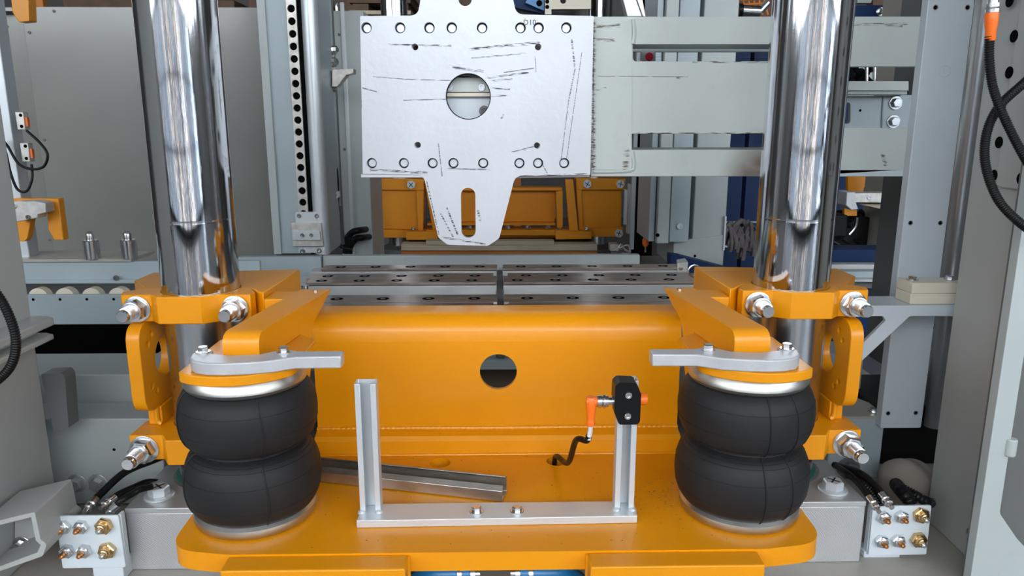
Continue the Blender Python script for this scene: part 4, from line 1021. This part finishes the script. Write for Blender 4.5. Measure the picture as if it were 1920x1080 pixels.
# ================================================================== REAR STATION
YR = 4.95
for sx, nm in ((-1, 'left'), (1, 'right')):
    column(sx * .667 + .0, 5.12, CR, .62, 4.2, 'chromed rear guide column seen above and below the %s end of the rear carriage' % nm)
rc = thing('rear_carriage', 'yellow rear carriage with bolted end boxes behind the silver plate tongue', 'press carriage', (0, YR, .83))
def rbox(pts, ya, yb, nm='end_box', hs=(), lab=None): return part(nm, MB().prism(XZ(YR, pts), ya, yb, [XZ(YR, h) for h in hs]), 'yellowback', rc, bev=.003, label=lab)
rbox([(707, 352), (781, 354), (783, 432), (709, 430)], YR + .03, YR + .10)
rbox([(1086, 352), (1167, 352), (1166, 430), (1088, 430)], YR + .03, YR + .10)
for pts in ([(697, 334), (795, 336), (795, 357), (699, 356)], [(702, 430), (768, 432), (768, 446), (704, 446)], [(1080, 334), (1173, 335), (1173, 356), (1084, 356)], [(1088, 428), (1169, 426), (1169, 444), (1106, 444)]):
    rbox(pts, YR, YR + .16, 'end_flange')
rbox([(779, 338), (795, 338), (793, 434), (783, 434)], YR + .01, YR + .14, 'end_rib'); rbox([(1080, 338), (1090, 338), (1094, 434), (1086, 434)], YR + .01, YR + .14, 'end_rib')
rbox([(795, 360), (1056, 360), (1042, 420), (805, 420)], YR + .12, YR + .135, 'beam_web')
rbox([(795, 353), (1056, 353), (1056, 359), (795, 359)], YR + .06, YR + .2, 'beam_top'); rbox([(800, 420), (1042, 420), (1042, 424), (800, 424)], YR + .04, YR + .2, 'beam_bottom')
rbox([(1043, 360), (1056, 358), (1056, 428), (1045, 428)], YR + .02, YR + .12, 'beam_end')
rbox([(800, 430), (1042, 430), (1042, 441), (800, 441)], YR - .02, YR + .1, 'lower_flange')
rbox([(763, 432), (1104, 432), (1104, 448), (763, 448)], YR + .05, YR + .2, 'lower_flange')
rbox([(1040, 430), (1108, 432), (1108, 446), (1041, 447)], YR - .05, YR + .05, 'foot_plate'); rbox([(763, 432), (822, 432), (822, 448), (763, 448)], YR - .05, YR + .05, 'foot_plate')
for p4 in ([(1059, 336), (1074, 336), (1084, 432), (1067, 432)], [(797, 340), (808, 338), (822, 432), (812, 432)]): rbox(p4, YR - .02, YR + .03, 'slanted_arm')
for u, v in ((707, 345), (771, 346), (711, 438), (1101, 345), (1163, 345), (1160, 437)): bolt(PY(u, v, YR), (0, -1, 0), .052, rc, m='white', h=.018, wash=False, mark=True, name='bolt', label='pale bolt with a black marker cross')
for u in (880, 952, 990, 1028): bolt(PY(u, 428, YR - .02), (0, 0, 1), .028, rc, h=.014)
for u, v in ((775, 428), (1049, 430), (1100, 428)): bolt(PY(u, v + 2, YR - .03), (0, -.3, 1), .022, rc, h=.014)
for v in (386, 397): bolt(PY(1042, v, YR + .12), (0, -1, 0), .018, rc, h=.01)
part('rubber_pad', MB().prism(XZ(YR, [(768, 449), (1103, 449), (1103, 457), (768, 457)]), YR - .02, YR + .15), 'black', rc)
wb = thing('support_board', 'beige board with an orange lower edge under the rear carriage', 'board', PY(935, 480, 4.85))
part('board', MB().prism(XZ(4.8, [(752, 457), (1120, 457), (1120, 470), (752, 470)]), 4.8, 4.89), 'wood', wb, bev=.003)
part('lower_edge', MB().prism(XZ(4.8, [(752, 471), (1120, 471), (1120, 479), (752, 479)]), 4.8, 4.9), mat('orange_brown_paint', (.42, .13, .01), .5), wb, bev=.002)
part('upper_board', MB().prism(XZ(4.85, [(800, 449), (1038, 449), (1038, 457), (800, 457)]), 4.79, 4.88), 'wood', wb, bev=.002)
for sx, us in ((-1, ((722, 458), (712, 470))), (1, ((1148, 455), (1150, 467)))):
    t = thing('rear_bearing', 'dark bearing base with bolts below the rear carriage, %s side' % ('left' if sx < 0 else 'right'), 'steel block', (sx * .7, 5.0, .617))
    part('base_plate', MB().box(sx * .56, sx * .92, 4.9, 5.4, .617, .72), 'steel', t, bev=.003)
    part('housing', MB().lathe((sx * .667, 5.12, .72), (0, 0, 1), [(.15, 0), (.15, .05), (.12, .06), (.10, .07)], 32), 'darkgrey', t)
    for i in range(2): bolt((sx * .86, 4.95 + i * .3, .72), (0, 0, 1), .045, t)
# right of the rear carriage : linear guide, white bar
lg = thing('linear_guide', 'white vertical linear guide strips beside the rear carriage', 'guide', PY(1190, 470, 4.7))
part('guide_rail', MB().box(px_x(1171, 4.7, 400), px_x(1176, 4.7, 400), 4.7, 4.74, PY(0, 424, 4.7).z, PY(0, 358, 4.7).z), 'white', lg)
part('slide', MB().box(px_x(1177, 4.7, 400), px_x(1183, 4.7, 400), 4.69, 4.75, PY(1177, 438, 4.7).z, PY(1177, 345, 4.7).z), 'alu', lg, bev=.002)
part('long_bar', MB().box(px_x(1184, 4.6, 400), px_x(1191, 4.6, 400), 4.6, 4.64, PY(1188, 468, 4.6).z, 2.6), 'white', lg, bev=.003)

# grey housing right of centre
gh = thing('tall_housing', 'tall grey housing with a stepped cover and one cap, right of the rear carriage', 'housing', (px_x(1290, 4.2), 4.2, .8))
zt_ = 3.2
part('main_body', MB().box(px_x(1296, 4.3, 400), px_x(1357, 4.3, 400), 4.25, 4.8, .617, zt_), 'grey', gh, bev=.006)
part('front_cover', MB().box(px_x(1254, 4.2, 400), px_x(1290, 4.2, 400), 4.16, 4.6, PY(1270, 452, 4.2).z, zt_), 'bluegrey', gh, bev=.004)
part('side_cover', MB().box(px_x(1230, 4.15, 400), px_x(1252, 4.15, 400), 4.10, 4.6, PY(1240, 454, 4.15).z, zt_), 'grey', gh, bev=.004)
part('edge_cover', MB().box(px_x(1217, 4.15, 400), px_x(1228, 4.15, 400), 4.14, 4.5, PY(1230, 452, 4.15).z, zt_), 'bluegrey', gh, bev=.003)
part('base', MB().prism(XZ(4.25, [(1262, 452), (1357, 440), (1353, 500), (1262, 500)]), 4.24, 4.7), 'grey', gh, bev=.003)
socket(PY(1274, 424, 4.16), (0, -1, 0), .018, gh, m='alu', name='cap'); dimple(PY(1233, 441, 4.099), (0, -1, 0), .011, gh); dimple(PY(1303, 480, 4.239), (0, -1, 0), .008, gh)
part('blue_foot', MB().prism(XZ(4.0, [(1258, 478), (1275, 480), (1370, 505), (1370, 512), (1258, 512)]), 4.0, 4.1), 'blue', gh, bev=.002)
part('hinge_strip', MB().box(px_x(1358, 4.25, 400), px_x(1361, 4.25, 400), 4.23, 4.26, PY(1358, 468, 4.25).z, PY(1358, 405, 4.25).z), 'alu', gh)
ring_ = thing('ring_eye', 'small steel ring standing beside the right clamp corner', 'ring', PY(1302, 512, 1.95))
part('ring', MB().tube([PY(1302, 508, 1.945) + Vector((.016 * math.cos(a), 0, .016 * math.sin(a))) for a in [R(24 * i) for i in range(16)]], .0025, 8, 1), 'zinc', ring_)

# dark gap content: screwdriver and hoses
sd = thing('screwdriver', 'screwdriver with an orange handle standing in the dark gap right of the rear carriage', 'screwdriver', PY(1210, 470, 4.3))
part('handle', MB().lathe(PY(1210, 462, 4.3), (0, 0, 1), [(.010, 0), (.018, .01), (.019, .04), (.012, .05), (.014, .065), (.008, .07)], 14), 'orange', sd)
part('blade', MB().cyl(PY(1210, 473, 4.3), PY(1210, 462, 4.3), .005), 'zinc', sd)
vb = thing('valve_block', 'small light valve block with thin tubes below the right end of the rear carriage', 'valve', PY(1157, 472, 4.6))
part('block', MB().prism(XZ(4.6, [(1144, 458), (1160, 458), (1160, 471), (1144, 471)]), 4.6, 4.68), 'rail', vb, bev=.003)
q = PY(1152, 471, 4.64); part('stand', MB().box(q.x - .02, q.x + .02, 4.62, 4.66, .6175, q.z), 'darkgrey', vb)
part('tubes', MB().tube([PY(1158, 470, 4.58), PY(1164, 458, 4.58), PY(1172, 468, 4.58), PY(1180, 472, 4.58)], .006, 8, 5).tube([PY(1150, 470, 4.57), PY(1166, 463, 4.57), PY(1178, 460, 4.57), PY(1182, 474, 4.57)], .005, 8, 5), 'rail', vb)

# ================================================================== BLUE FRAME, RAGS, CABLES BEHIND RIGHT
bf = thing('blue_machine', 'dark blue painted machine frame far behind the right column', 'machine frame', (px_x(1480, 6.4, 400), 6.6, 0))
part('back_sheet', MB().box(px_x(1330, 6.6, 400), px_x(1760, 6.6, 400), 6.6, 6.65, .3, 2.3), 'blue', bf)
part('lower_beam', MB().prism(XZ(3.6, [(1500, 468), (1690, 468), (1690, 494), (1500, 494)]), 3.6, 3.75), 'blue', bf, bev=.003)
part('lower_sheet', MB().prism(XZ(3.5, [(1560, 542), (1700, 542), (1700, 640), (1560, 640)]), 3.5, 3.55), 'blue', bf)
part('upright', MB().box(px_x(1395, 6.2, 400), px_x(1404, 6.2, 400), 6.2, 6.3, .4, 2.2), 'blue', bf)
part('gap_shade', MB().box(px_x(1190, 6.2, 400), px_x(1225, 6.2, 400), 6.2, 6.3, .4, 3), 'hole', bf)  # near-black sheet painting the darkness of the gap
rl = thing('rail_pair', 'grey steel guide rails crossing behind the right clamp', 'rail', PY(1610, 540, 3.3))
for v0, v1, Y_, m_ in ((496, 508, 3.45, 'steel'), (509, 522, 3.3, 'bluegrey'), (524, 529, 3.25, 'steel'), (530, 541, 3.3, 'darkgrey')):
    part('rail', MB().prism(XZ(Y_, [(1480, v0), (1685, v0), (1685, v1), (1480, v1)]), Y_, Y_ + .06), m_, rl, bev=.002)
sh = thing('rag_shelf', 'small steel shelf holding the rags', 'shelf', PY(1395, 465, 4.6))
part('board', MB().prism(XZ(4.6, [(1358, 460), (1424, 458), (1424, 462), (1358, 464)]), 4.6, 4.85), 'steel', sh)
part('back_rail', MB().prism(XZ(4.85, [(1358, 415), (1424, 415), (1424, 418), (1358, 418)]), 4.85, 4.86), 'steel', sh)
mb = MB(); rg = random.Random(7)
for i in range(46):
    u = 1362 + rg.random() * 56; v = 412 + rg.random() * 34; Yk = 4.60 + rg.random() * .12
    a = PY(u, v, Yk); L_ = .05 + rg.random() * .11; dx = (rg.random() - .5) * .12
    pts = [a, a + Vector((dx * .5, -.015, -L_ * .25)), a + Vector((dx, -.02, -L_ * .65)), a + Vector((dx * 1.1, -.01, -L_))]
    mb.tube(pts, .010 + rg.random() * .008, 7, 4)
solo('rag_pile', mb, 'rag', 'heap of grey cotton rags hanging over the small shelf behind the right column', 'rags', kind='stuff')
cn = thing('cable_cluster', 'tangle of black cables and valves in front of the blue frame', 'cables', PY(1610, 465, 3.9))
mb = MB()
for i in range(26):
    u = 1550 + rg.random() * 95; v = 392 + rg.random() * 60; Yk = 4.15 + rg.random() * .15
    mb.tube([PY(u, v, Yk), PY(u + rg.uniform(-25, 25), v + rg.uniform(5, 25), Yk), PY(u + rg.uniform(-30, 30), v + rg.uniform(15, 40), Yk + .05), PY(u + rg.uniform(-50, 40), min(465, v + 60), Yk)], .008 + rg.random() * .010, 7, 5)
part('cables', mb, 'black', cn, kind='stuff')
part('valve_body', MB().prism(XZ(4.2, [(1540, 398), (1575, 398), (1575, 440), (1540, 440)]), 4.1, 4.3).prism(XZ(4.1, [(1600, 410), (1660, 412), (1662, 466), (1540, 466), (1540, 440), (1600, 440)]), 4.2, 4.4), 'black', cn, bev=.01)
part('steel_tube', MB().tube([PY(1607, 408, 4.11), PY(1604, 425, 4.11), PY(1592, 440, 4.11)], .009, 8, 4), 'zinc', cn)
part('steel_pin', MB().cyl(PY(1652, 402, 4.12), PY(1652, 412, 4.12), .012), 'zinc', cn)
yb_ = thing('yellow_bracket', 'orange-yellow bracket plate with a round hole behind the right frame plate', 'bracket', PY(1630, 405, 4.4))
part('plate', MB().prism(XZ(4.46, [(1590, 325), (1668, 325), (1668, 372), (1590, 372)]), 4.46, 4.49, [circle(PY(1630, 356, 4.46).x, PY(1630, 356, 4.46).z, .035)]), 'yellowback', yb_, bev=.002)
part('lower_tab', MB().prism(XZ(4.1, [(1584, 385), (1608, 385), (1608, 405), (1584, 405)]), 4.105, 4.13), 'yellowback', yb_, bev=.002)
ga = thing('grip_arm', 'grey gripper arm end with a screw, in front of the orange bracket', 'gripper', PY(1650, 400, 4.0))
part('arm_bar', MB().prism(XZ(3.95, [(1598, 362), (1700, 361), (1700, 381), (1600, 380)]), 3.95, 4.05), 'rail', ga, bev=.004)
part('arm_head', MB().prism(XZ(3.93, [(1588, 360), (1604, 360), (1606, 382), (1610, 392), (1596, 394), (1586, 385)]), 3.93, 4.06), 'cast', ga, bev=.004)
part('arm_wedge', MB().prism(XZ(4.0, [(1608, 382), (1700, 383), (1700, 400), (1670, 396)]), 4.0, 4.1), 'wood', ga, bev=.002)
socket(PY(1629, 370, 3.95), (0, -1, 0), .010, ga)
solo('rear_pillar', MB().prism(XZ(4.4, [(1662, 385), (1705, 385), (1700, 470), (1662, 470)]), 4.4, 4.7), 'base', 'beige grey pillar behind the right frame plate', 'pillar', bev=.004)

# ================================================================== RIGHT SIDE, NEAR
fp = thing('frame_plate', 'long bright aluminium frame plate standing right of the right column', 'frame plate', (1.10, 1.91, .78))
x0 = 1.050; x1 = PY(1727, 803, 1.9).x; zb = PY(1650, 803, 1.9).z
hs = []
part('plate', MB().prism(rnd([(x0, zb), (x1, zb), (x1, 2.25), (x0, 2.25)], .005, 2), 1.90, 1.93), 'platealu', fp, bev=.0015)
for u, v in ((1754, 14), (1814, 14), (1707, 418), (1763, 418), (1665, 775), (1717, 774)):
    p = PY(u, v, 1.8995)
    def rg_():
        mb = MB(); mb.lathe((0, 0, -.001), (0, 0, 1), [(.0065, 0), (.0060, .0018), (.0045, .0018), (.0040, .0012)], 20); return mb
    h_ = place('screw_hole', shared(('screw_hole',), rg_, 'zinc'), p, (0, -1, 0), fp)
    c = bpy.data.objects.new('hole', shared(('hole', .0040), lambda: MB().lathe((0, 0, 0), (0, 0, 1), [(.0040, -.0005), (.0040, .0006)], 16), 'hole')); COL.objects.link(c); c.parent = h_
p = PY(1771, 140, 1.8995)
writing('P', .022, (p.x, 1.8996, p.z), fp, 'alu', 0)
part('stamped_ring', MB().tube([(p.x + .014 * math.cos(a), 1.8998, p.z + .008 + .014 * math.sin(a)) for a in [R(20 * i) for i in range(19)]], .0005, 6, 1), 'alu', fp)
solo('dark_post', MB().box(px_x(1708, 2.86, 400) , px_x(1730, 2.86, 400), 2.86, 3.1, .6175, 2.9), 'darkgrey', 'dark upright post edge just left of the aluminium frame plate', 'post', bev=.003)
bar_ = MB(); pz0 = PY(1750, 798, 2.02); 
bar_.lathe((pz0.x, 2.02, pz0.z), (0, 0, 1), [(.029, 0), (.030, .002), (.030, 2.4 - pz0.z)], 48)
solo('round_bar', bar_, 'turned', 'round turned steel bar right of the aluminium frame plate', 'bar')
sb = thing('bracket_shelf', 'flat aluminium shelf bracket with a diagonal brace beside the right clamp', 'bracket', PY(1700, 595, 1.76))
Yk = 1.76
o = XZ(Yk, [(1590, 573), (1820, 573), (1817, 593), (1706, 593), (1600, 692), (1585, 692), (1585, 600)])
hh = rnd(XZ(Yk, [(1604, 593), (1656, 593), (1661, 601), (1604, 658)]), .004, 3)
part('bracket_web', MB().prism(o, Yk, Yk + .012, [hh]), 'platealu', sb, bev=.001)
zt2 = PY(1700, 574, Yk).z
part('shelf_top', MB().box(PY(1592, 573, Yk).x, PY(1820, 573, Yk).x, Yk + .0125, Yk + .11, zt2 - .012, zt2), 'platealu', sb, bev=.001)
for u, dy in ((1720, .05), (1784, .05)): bolt((PY(u, 597, Yk).x, Yk + dy, zt2 - .012), (0, 0, -1), .016, sb, h=.010)
z0 = zt2 + .0005; q0 = PY(1707, 572, Yk + .012); q1 = PY(1808, 572, Yk + .012)
pb1 = solo('plastic_block', MB().box(q0.x, q1.x, Yk + .015, Yk + .085, z0, z0 + .027), 'cream', 'cream plastic block lying on the shelf bracket, lower one', 'block', bev=.0015)
t = thing('plastic_block', 'cream plastic block stacked on top, fixed with two bolts', 'block', ((q0.x + q1.x) / 2, Yk + .05, z0 + .0275))
part('block_body', MB().box(q0.x + .001, q1.x, Yk + .015, Yk + .085, z0 + .0275, z0 + .054), 'cream', t, bev=.0015)
for x in (q0.x + .022, q1.x - .018): bolt((x, Yk + .055, z0 + .054), (0, 0, 1), .017, t, h=.008)

rcx = 1.086
rcab = thing('frame_column', 'grey painted machine column at the right edge of the view', 'machine column', (1.3, 1.55, .617))
part('side_panel', MB().box(rcx, rcx + .02, 1.451, 1.705, .617, 2.3), 'cabinet', rcab, bev=.003)
part('back_panel', MB().box(rcx + .021, 1.6, 1.66, 1.68, .617, 2.3), 'cabinet', rcab)
part('front_flange', MB().prism(rnd([(1.012, .617), (1.012, 2.3), (1.054, 2.3), (1.054, .80), (1.10, .74), (1.14, .70), (1.14, .617)], [.01, 0, 0, .02, .01, 0, 0], 4), 1.41, 1.434), 'grey', rcab, bev=.008)
part('flange_web', MB().box(1.02, 1.60, 1.4345, 1.45, .617, 2.3), 'darkgrey', rcab)
part('perforated_plate', MB().prism(rnd([(1.36, 1.467), (1.60, 1.467), (1.60, 1.95), (1.36, 1.95)], .02, 3), rcx - .012, rcx - .001, (), 'YZ'), 'cabinet', rcab, bev=.003)
for u, v in ((1901, 68), (1892, 136), (1876, 203), (1873, 267), (1863, 329), (1914, 335), (1893, 2)):
    p = PX(u, v, rcx - .0125); 
    o = dimple(p, (-1, 0, 0), .0125, rcab, 'bolt_hole')
def knob():
    mb = MB(); mb.lathe((0, 0, 0), (0, 0, 1), [(.009, 0), (.009, .004), (.004, .0045)], 16); return mb
for u, v in ((1752, 940), (1820, 998)): place('screw', shared(('screw', 'knob'), knob, 'zinc'), PX(u, v, rcx - .0005), (-1, 0, 0), rcab)
part('hinge', MB().lathe((1.056, 1.412, .93), (0, 0, 1), [(.010, 0), (.012, .003), (.012, .035), (.010, .038)], 16), 'grey', rcab)
cn1 = thing('round_connector', 'orange and metal round cable connector at the top right', 'connector', PY(1860, 70, 1.36))
p0 = PY(1862, -10, 1.36); p1 = PY(1860, 23, 1.36); p2 = PY(1857, 72, 1.36)
part('metal_nut', MB().lathe(p0, (p1 - p0), [(.009, 0), (.009, .014), (.0125, .015), (.0125, .021), (.011, .022), (.0125, .024), (.0125, .030), (.010, .031)], 18), 'zinc', cn1)
part('plug_body', MB().lathe(p1, (p2 - p1), [(.0108, 0), (.0112, .003), (.0105, .022), (.0085, .03), (.0085, .045), (.007, .048)], 22), 'orange', cn1)
hose('conduit', 'black corrugated conduit falling from the orange connector at the top right', [PY(1856, 68, 1.36), PY(1855, 110, 1.36), PY(1862, 165, 1.355), PY(1885, 225, 1.35), PY(1918, 290, 1.34), PY(1950, 340, 1.34)], .0076, corr=.08, pitch=.0042, cat='conduit')
hose('conduit', 'black corrugated conduit crossing behind the other and looping at the right edge', [PY(1960, 120, 1.38), PY(1915, 160, 1.375), PY(1873, 200, 1.375), PY(1850, 250, 1.37), PY(1848, 310, 1.37), PY(1872, 375, 1.36), (PY(1915, 420, 1.35)), PY(1960, 450, 1.35)], .0080, corr=.07, pitch=.0042, cat='conduit')

# stuff between the right column and the frame
vh = thing('valve_housing', 'grey sheet metal housing with beige lid behind the right clamps', 'housing', (.93, 1.95, .617))
Yv = 1.93
q = XZ(Yv, [(1560, 786), (1660, 784), (1652, 900), (1560, 900)])
za = q[0][1]; xv0, xv1 = q[0][0], q[1][0]
part('body', MB().box(xv0, xv1, Yv, Yv + .28, .617, za), 'bluegrey', vh, bev=.004)
part('lid', MB().prism(rnd([(xv0, Yv - .003), (xv1 + .002, Yv - .003), (xv1 + .002, Yv + .10), (xv1 - .04, Yv + .2), (xv0, Yv + .2)], .01, 3), za + .0005, za + .009, (), 'XY'), 'base', vh, bev=.001)
part('rear_tower', MB().box(xv0, xv1 + .03, Yv + .21, Yv + .34, za + .01, za + .125), 'bluegrey', vh, bev=.003)
for x, y in ((xv0 + .06, Yv + .14), (xv1 - .02, Yv + .03)): bolt((x, y, za + .009), (0, 0, 1), .016, vh, h=.009)
bolt(PY(1590, 843, Yv), (0, -1, 0), .016, vh, h=.008); bolt(PY(1612, 843, Yv), (0, -1, 0), .016, vh, h=.008)
bolt(PY(1590, 877, Yv), (0, -1, 0), .040, vh, m='darkgrey', h=.018)
tr_ = MB(); prof_ = []
for i in range(13):
    a = R(90 * i / 12); prof_.append((.072 * math.cos(a) + .002, .060 * math.sin(a)))
tr_.lathe((1.085, 1.80, .672), (0, 0, 1), [(.076, -.054)] + prof_, 28)
rn = random.Random(3)
tr_.warp(lambda v: Vector((v.x + .003 * math.sin(v.z * 90 + v.y * 30), v.y + .003 * math.sin(v.x * 70), v.z + .004 * math.sin(v.x * 90 + v.y * 45))))
solo('dust_cover', tr_, 'tarp', 'dusty beige fabric cover bulging behind the right connector plate', 'cover', sharp=70)
solo('dark_backdrop', MB().prism(rnd([(1.09, .6175), (1.5, .6175), (1.5, .80), (1.09, .80)], .02, 3), 2.02, 2.3), 'black', 'black backdrop box painting the shade of the recess behind the dusty cover', 'housing', bev=.004)  # black box added as backdrop so the recess reads as shaded
solo('rear_beam', MB().box(1.0, 1.5, 2.35, 2.5, PY(1690, 838, 2.35).z, PY(1690, 800, 2.35).z), 'grey', 'short grey beam end with a bolt below the frame plate', 'beam', bev=.003)
# ================================================================== DARK LEFT UNDERSIDE + BACKGROUND
bg_ = thing('storage_rack', 'dark storage rack with brown crates at the far end of the hall', 'rack', (-1.5, 9.2, 0))
rg = random.Random(11)
for x in (-5.2, -3.4, -1.6, .2): part('upright', MB().box(x, x + .08, 9.0, 9.08, 0, 4.4), 'redpaint', bg_)
for z in (1.2, 2.3, 3.4): part('beam', MB().box(-5.2, .28, 9.0, 9.1, z, z + .1), 'redpaint', bg_)
n_ = 0
for i, nm in enumerate(('leftmost', 'second from the left', 'middle', 'second from the right', 'rightmost')):
    x = -5.0 + i * 1.05 + rg.random() * .1; h = .45 + rg.random() * .3
    solo('crate', MB().box(x, x + .85, 9.1, 9.9, 2.401, 2.4 + h), 'brown', 'brown crate on the far rack, %s of the row of five' % nm, 'crate', 'crates on the far storage rack', bev=.01)
part('shelf_board', MB().box(-5.2, .28, 9.1, 10.0, 2.36, 2.4), 'brown', bg_)
pg = thing('pallet_stack', 'stack of brown pallets glimpsed above the narrow cabinet', 'pallets', PY(720, 40, 6.2))
for i in range(3):
    z = PY(720, 27, 6.2).z + i * .085
    part('board', MB().box(px_x(655, 6.2, 10), px_x(770, 6.2, 10), 6.2, 7.0, z, z + .03), 'wood' if i != 1 else 'brown', pg)
    part('runner', MB().box(px_x(660, 6.2, 10), px_x(690, 6.2, 10), 6.22, 6.9, z + .03, z + .084).box(px_x(740, 6.2, 10), px_x(765, 6.2, 10), 6.22, 6.9, z + .03, z + .084), 'brown', pg)
gm = thing('overhead_gantry', 'blue gantry beam with bolt holes above the silver plate', 'gantry', PY(1000, 10, 4.9))
part('brace', MB().prism(XZ(4.8, [(960, -40), (985, -10), (1030, 12), (1030, 28), (958, 12)]), 4.80, 4.88), 'blue', gm)
part('gusset', MB().prism(XZ(4.75, [(1000, -20), (1020, -20), (1020, 20), (985, 5)]), 4.75, 4.79), mat('light_blue_paint', (.06, .22, .45), .4), gm)
part('head_plate', MB().prism(XZ(4.68, [(1022, -40), (1108, -40), (1108, 17), (1034, 17), (1034, 27), (1022, 27)]), 4.68, 4.72, [circle(PY(1056, 1, 4.68).x, PY(1056, 1, 4.68).z, .018)]), 'cream', gm)
for v in (3, 13): dimple(PY(1026, v, 4.679), (0, -1, 0), .012, gm)
dimple(PY(1011, 6, 4.749), (0, -1, 0), .018, gm)
part('dark_back', MB().box(px_x(940, 4.9, 10), px_x(1104, 4.9, 10), 4.9, 4.95, PY(1000, 40, 4.9).z, 3.2), 'darkgrey', gm)
hr = thing('pneumatic_unit', 'steel pneumatic cylinder with orange pipework left of the right column top', 'pneumatic unit', PY(1410, 30, 4.6))
part('cylinder', MB().cyl(PY(1386, 19, 4.6), PY(1425, 21, 4.6), .030).cyl(PY(1425, 21, 4.6), PY(1440, 5, 4.6), .022), 'zinc', hr)
part('end_cap', MB().cyl(PY(1384, 19, 4.6), PY(1391, 19, 4.6), .038), 'black', hr)
mb = MB()
for u in (1392, 1402, 1412, 1422, 1432): mb.tube([PY(u, -20, 4.8), PY(u + 2, 5, 4.8), PY(u + 8, 28, 4.8)], .007, 6, 3)
for v in (0, 9): mb.tube([PY(1388, v, 4.79), PY(1440, v - 3, 4.79)], .007, 6, 1)
part('orange_pipes', mb, 'redpaint', hr)
part('dark_back', MB().box(px_x(1383, 5.2, 10), px_x(1500, 5.2, 10), 5.2, 5.25, 2.1, 3.0), 'brown', hr)
solo('hall_panel', MB().box(px_x(1232, 5.0, 10), px_x(1382, 5.0, 10), 5.0, 5.05, 1.9, 3.4), 'grey', 'plain grey panel seen above the ladder arm', 'panel', bev=.004)
lp = thing('leaning_profile', 'slanted aluminium profile leaning above the ladder arm', 'profile', PY(1195, 30, 3.8))
part('profile', MB().prism(XZ(3.8, [(1163, -20), (1186, -20), (1204, 31), (1176, 31)]), 3.8, 3.86), 'alu', lp, bev=.003)
part('profile_side', MB().prism(XZ(3.8, [(1188, -20), (1202, -20), (1212, 31), (1206, 31)]), 3.81, 3.86), 'rail', lp, bev=.003)
bm = thing('blue_crossbeam', 'blue machine crossbeam with bolts, right of the right column top', 'machine frame', PY(1640, 30, 4.4))
part('beam', MB().prism(XZ(4.4, [(1560, 10), (1706, 10), (1706, 34), (1560, 34)]), 4.4, 4.6), 'blue', bm, bev=.003)
part('machinery', MB().prism(XZ(4.5, [(1600, -30), (1640, -30), (1625, 8), (1600, 8)]), 4.45, 4.5), 'grey', bm)
part('clutter', MB().prism(XZ(4.6, [(1640, -30), (1708, -30), (1708, 9), (1640, 9)]), 4.62, 4.7), 'brown', bm)
for u in (1651, 1676): bolt(PY(u, 22, 4.4), (0, -1, 0), .03, bm)
solo('grey_pillar', MB().box(px_x(1708, 4.0, 15), px_x(1745, 4.0, 15), 4.0, 4.3, .7, 3.4), 'base', 'grey pillar top beside the aluminium frame plate', 'pillar', bev=.004)
wm = thing('engine_parts', 'dark machinery and steel tubes seen through the gap right of the column', 'machinery', PY(1620, 150, 5.2))
mb = MB()
for i in range(16): 
    u = 1585 + rg.random() * 75; v = 130 + rg.random() * 18
    mb.tube([PY(u, v, 5.1), PY(u + rg.uniform(-12, 12), v + rg.uniform(-8, 8), 5.05), PY(u + rg.uniform(-20, 20), v + 10, 5.1)], .016, 7, 3)
part('dark_parts', mb, 'black', wm, kind='stuff')
for u in (1625, 1640, 1666, 1690): part('steel_tube', MB().cyl(PY(u, 160, 5.0), PY(u, 115, 5.0), .012 if u < 1680 else .03), 'zinc', wm)
part('back_sheet', MB().box(px_x(1575, 5.4, 140), px_x(1730, 5.4, 140), 5.4, 5.42, 1.75, 2.25), 'grey', wm)

rg = random.Random(5); mb = MB()
for i in range(420):
    if i < 260: x, y = rg.gauss(.345, .045), rg.gauss(1.45, .05)
    else: x, y = rg.uniform(-.5, .5), rg.uniform(1.26, 1.65)
    if not (-.45 < x < .47 and 1.26 < y < 1.655) or (y < 1.41 and -.29 < x < .29 and y > 1.32): continue
    if (x - .495) ** 2 + (y - 1.402) ** 2 < .015 or (x + .495) ** 2 + (y - 1.402) ** 2 < .015: continue
    a = rg.uniform(0, 6); l = rg.uniform(.0006, .0022); w_ = l * rg.uniform(.3, .8); c_, s_ = math.cos(a), math.sin(a)
    p = [(x + c_ * l, y + s_ * l, .8272), (x - s_ * w_, y + c_ * w_, .8272), (x - c_ * l, y - s_ * l, .8272), (x + s_ * w_, y - c_ * w_, .8272), (x, y, .8272 + w_ * .7)]
    mb.add(p, [(0, 1, 4), (1, 2, 4), (2, 3, 4), (3, 0, 4), (3, 2, 1, 0)])
solo('metal_chips', mb, 'brown', 'fine dark metal chips scattered on the yellow base plate', 'metal chips', kind='stuff')
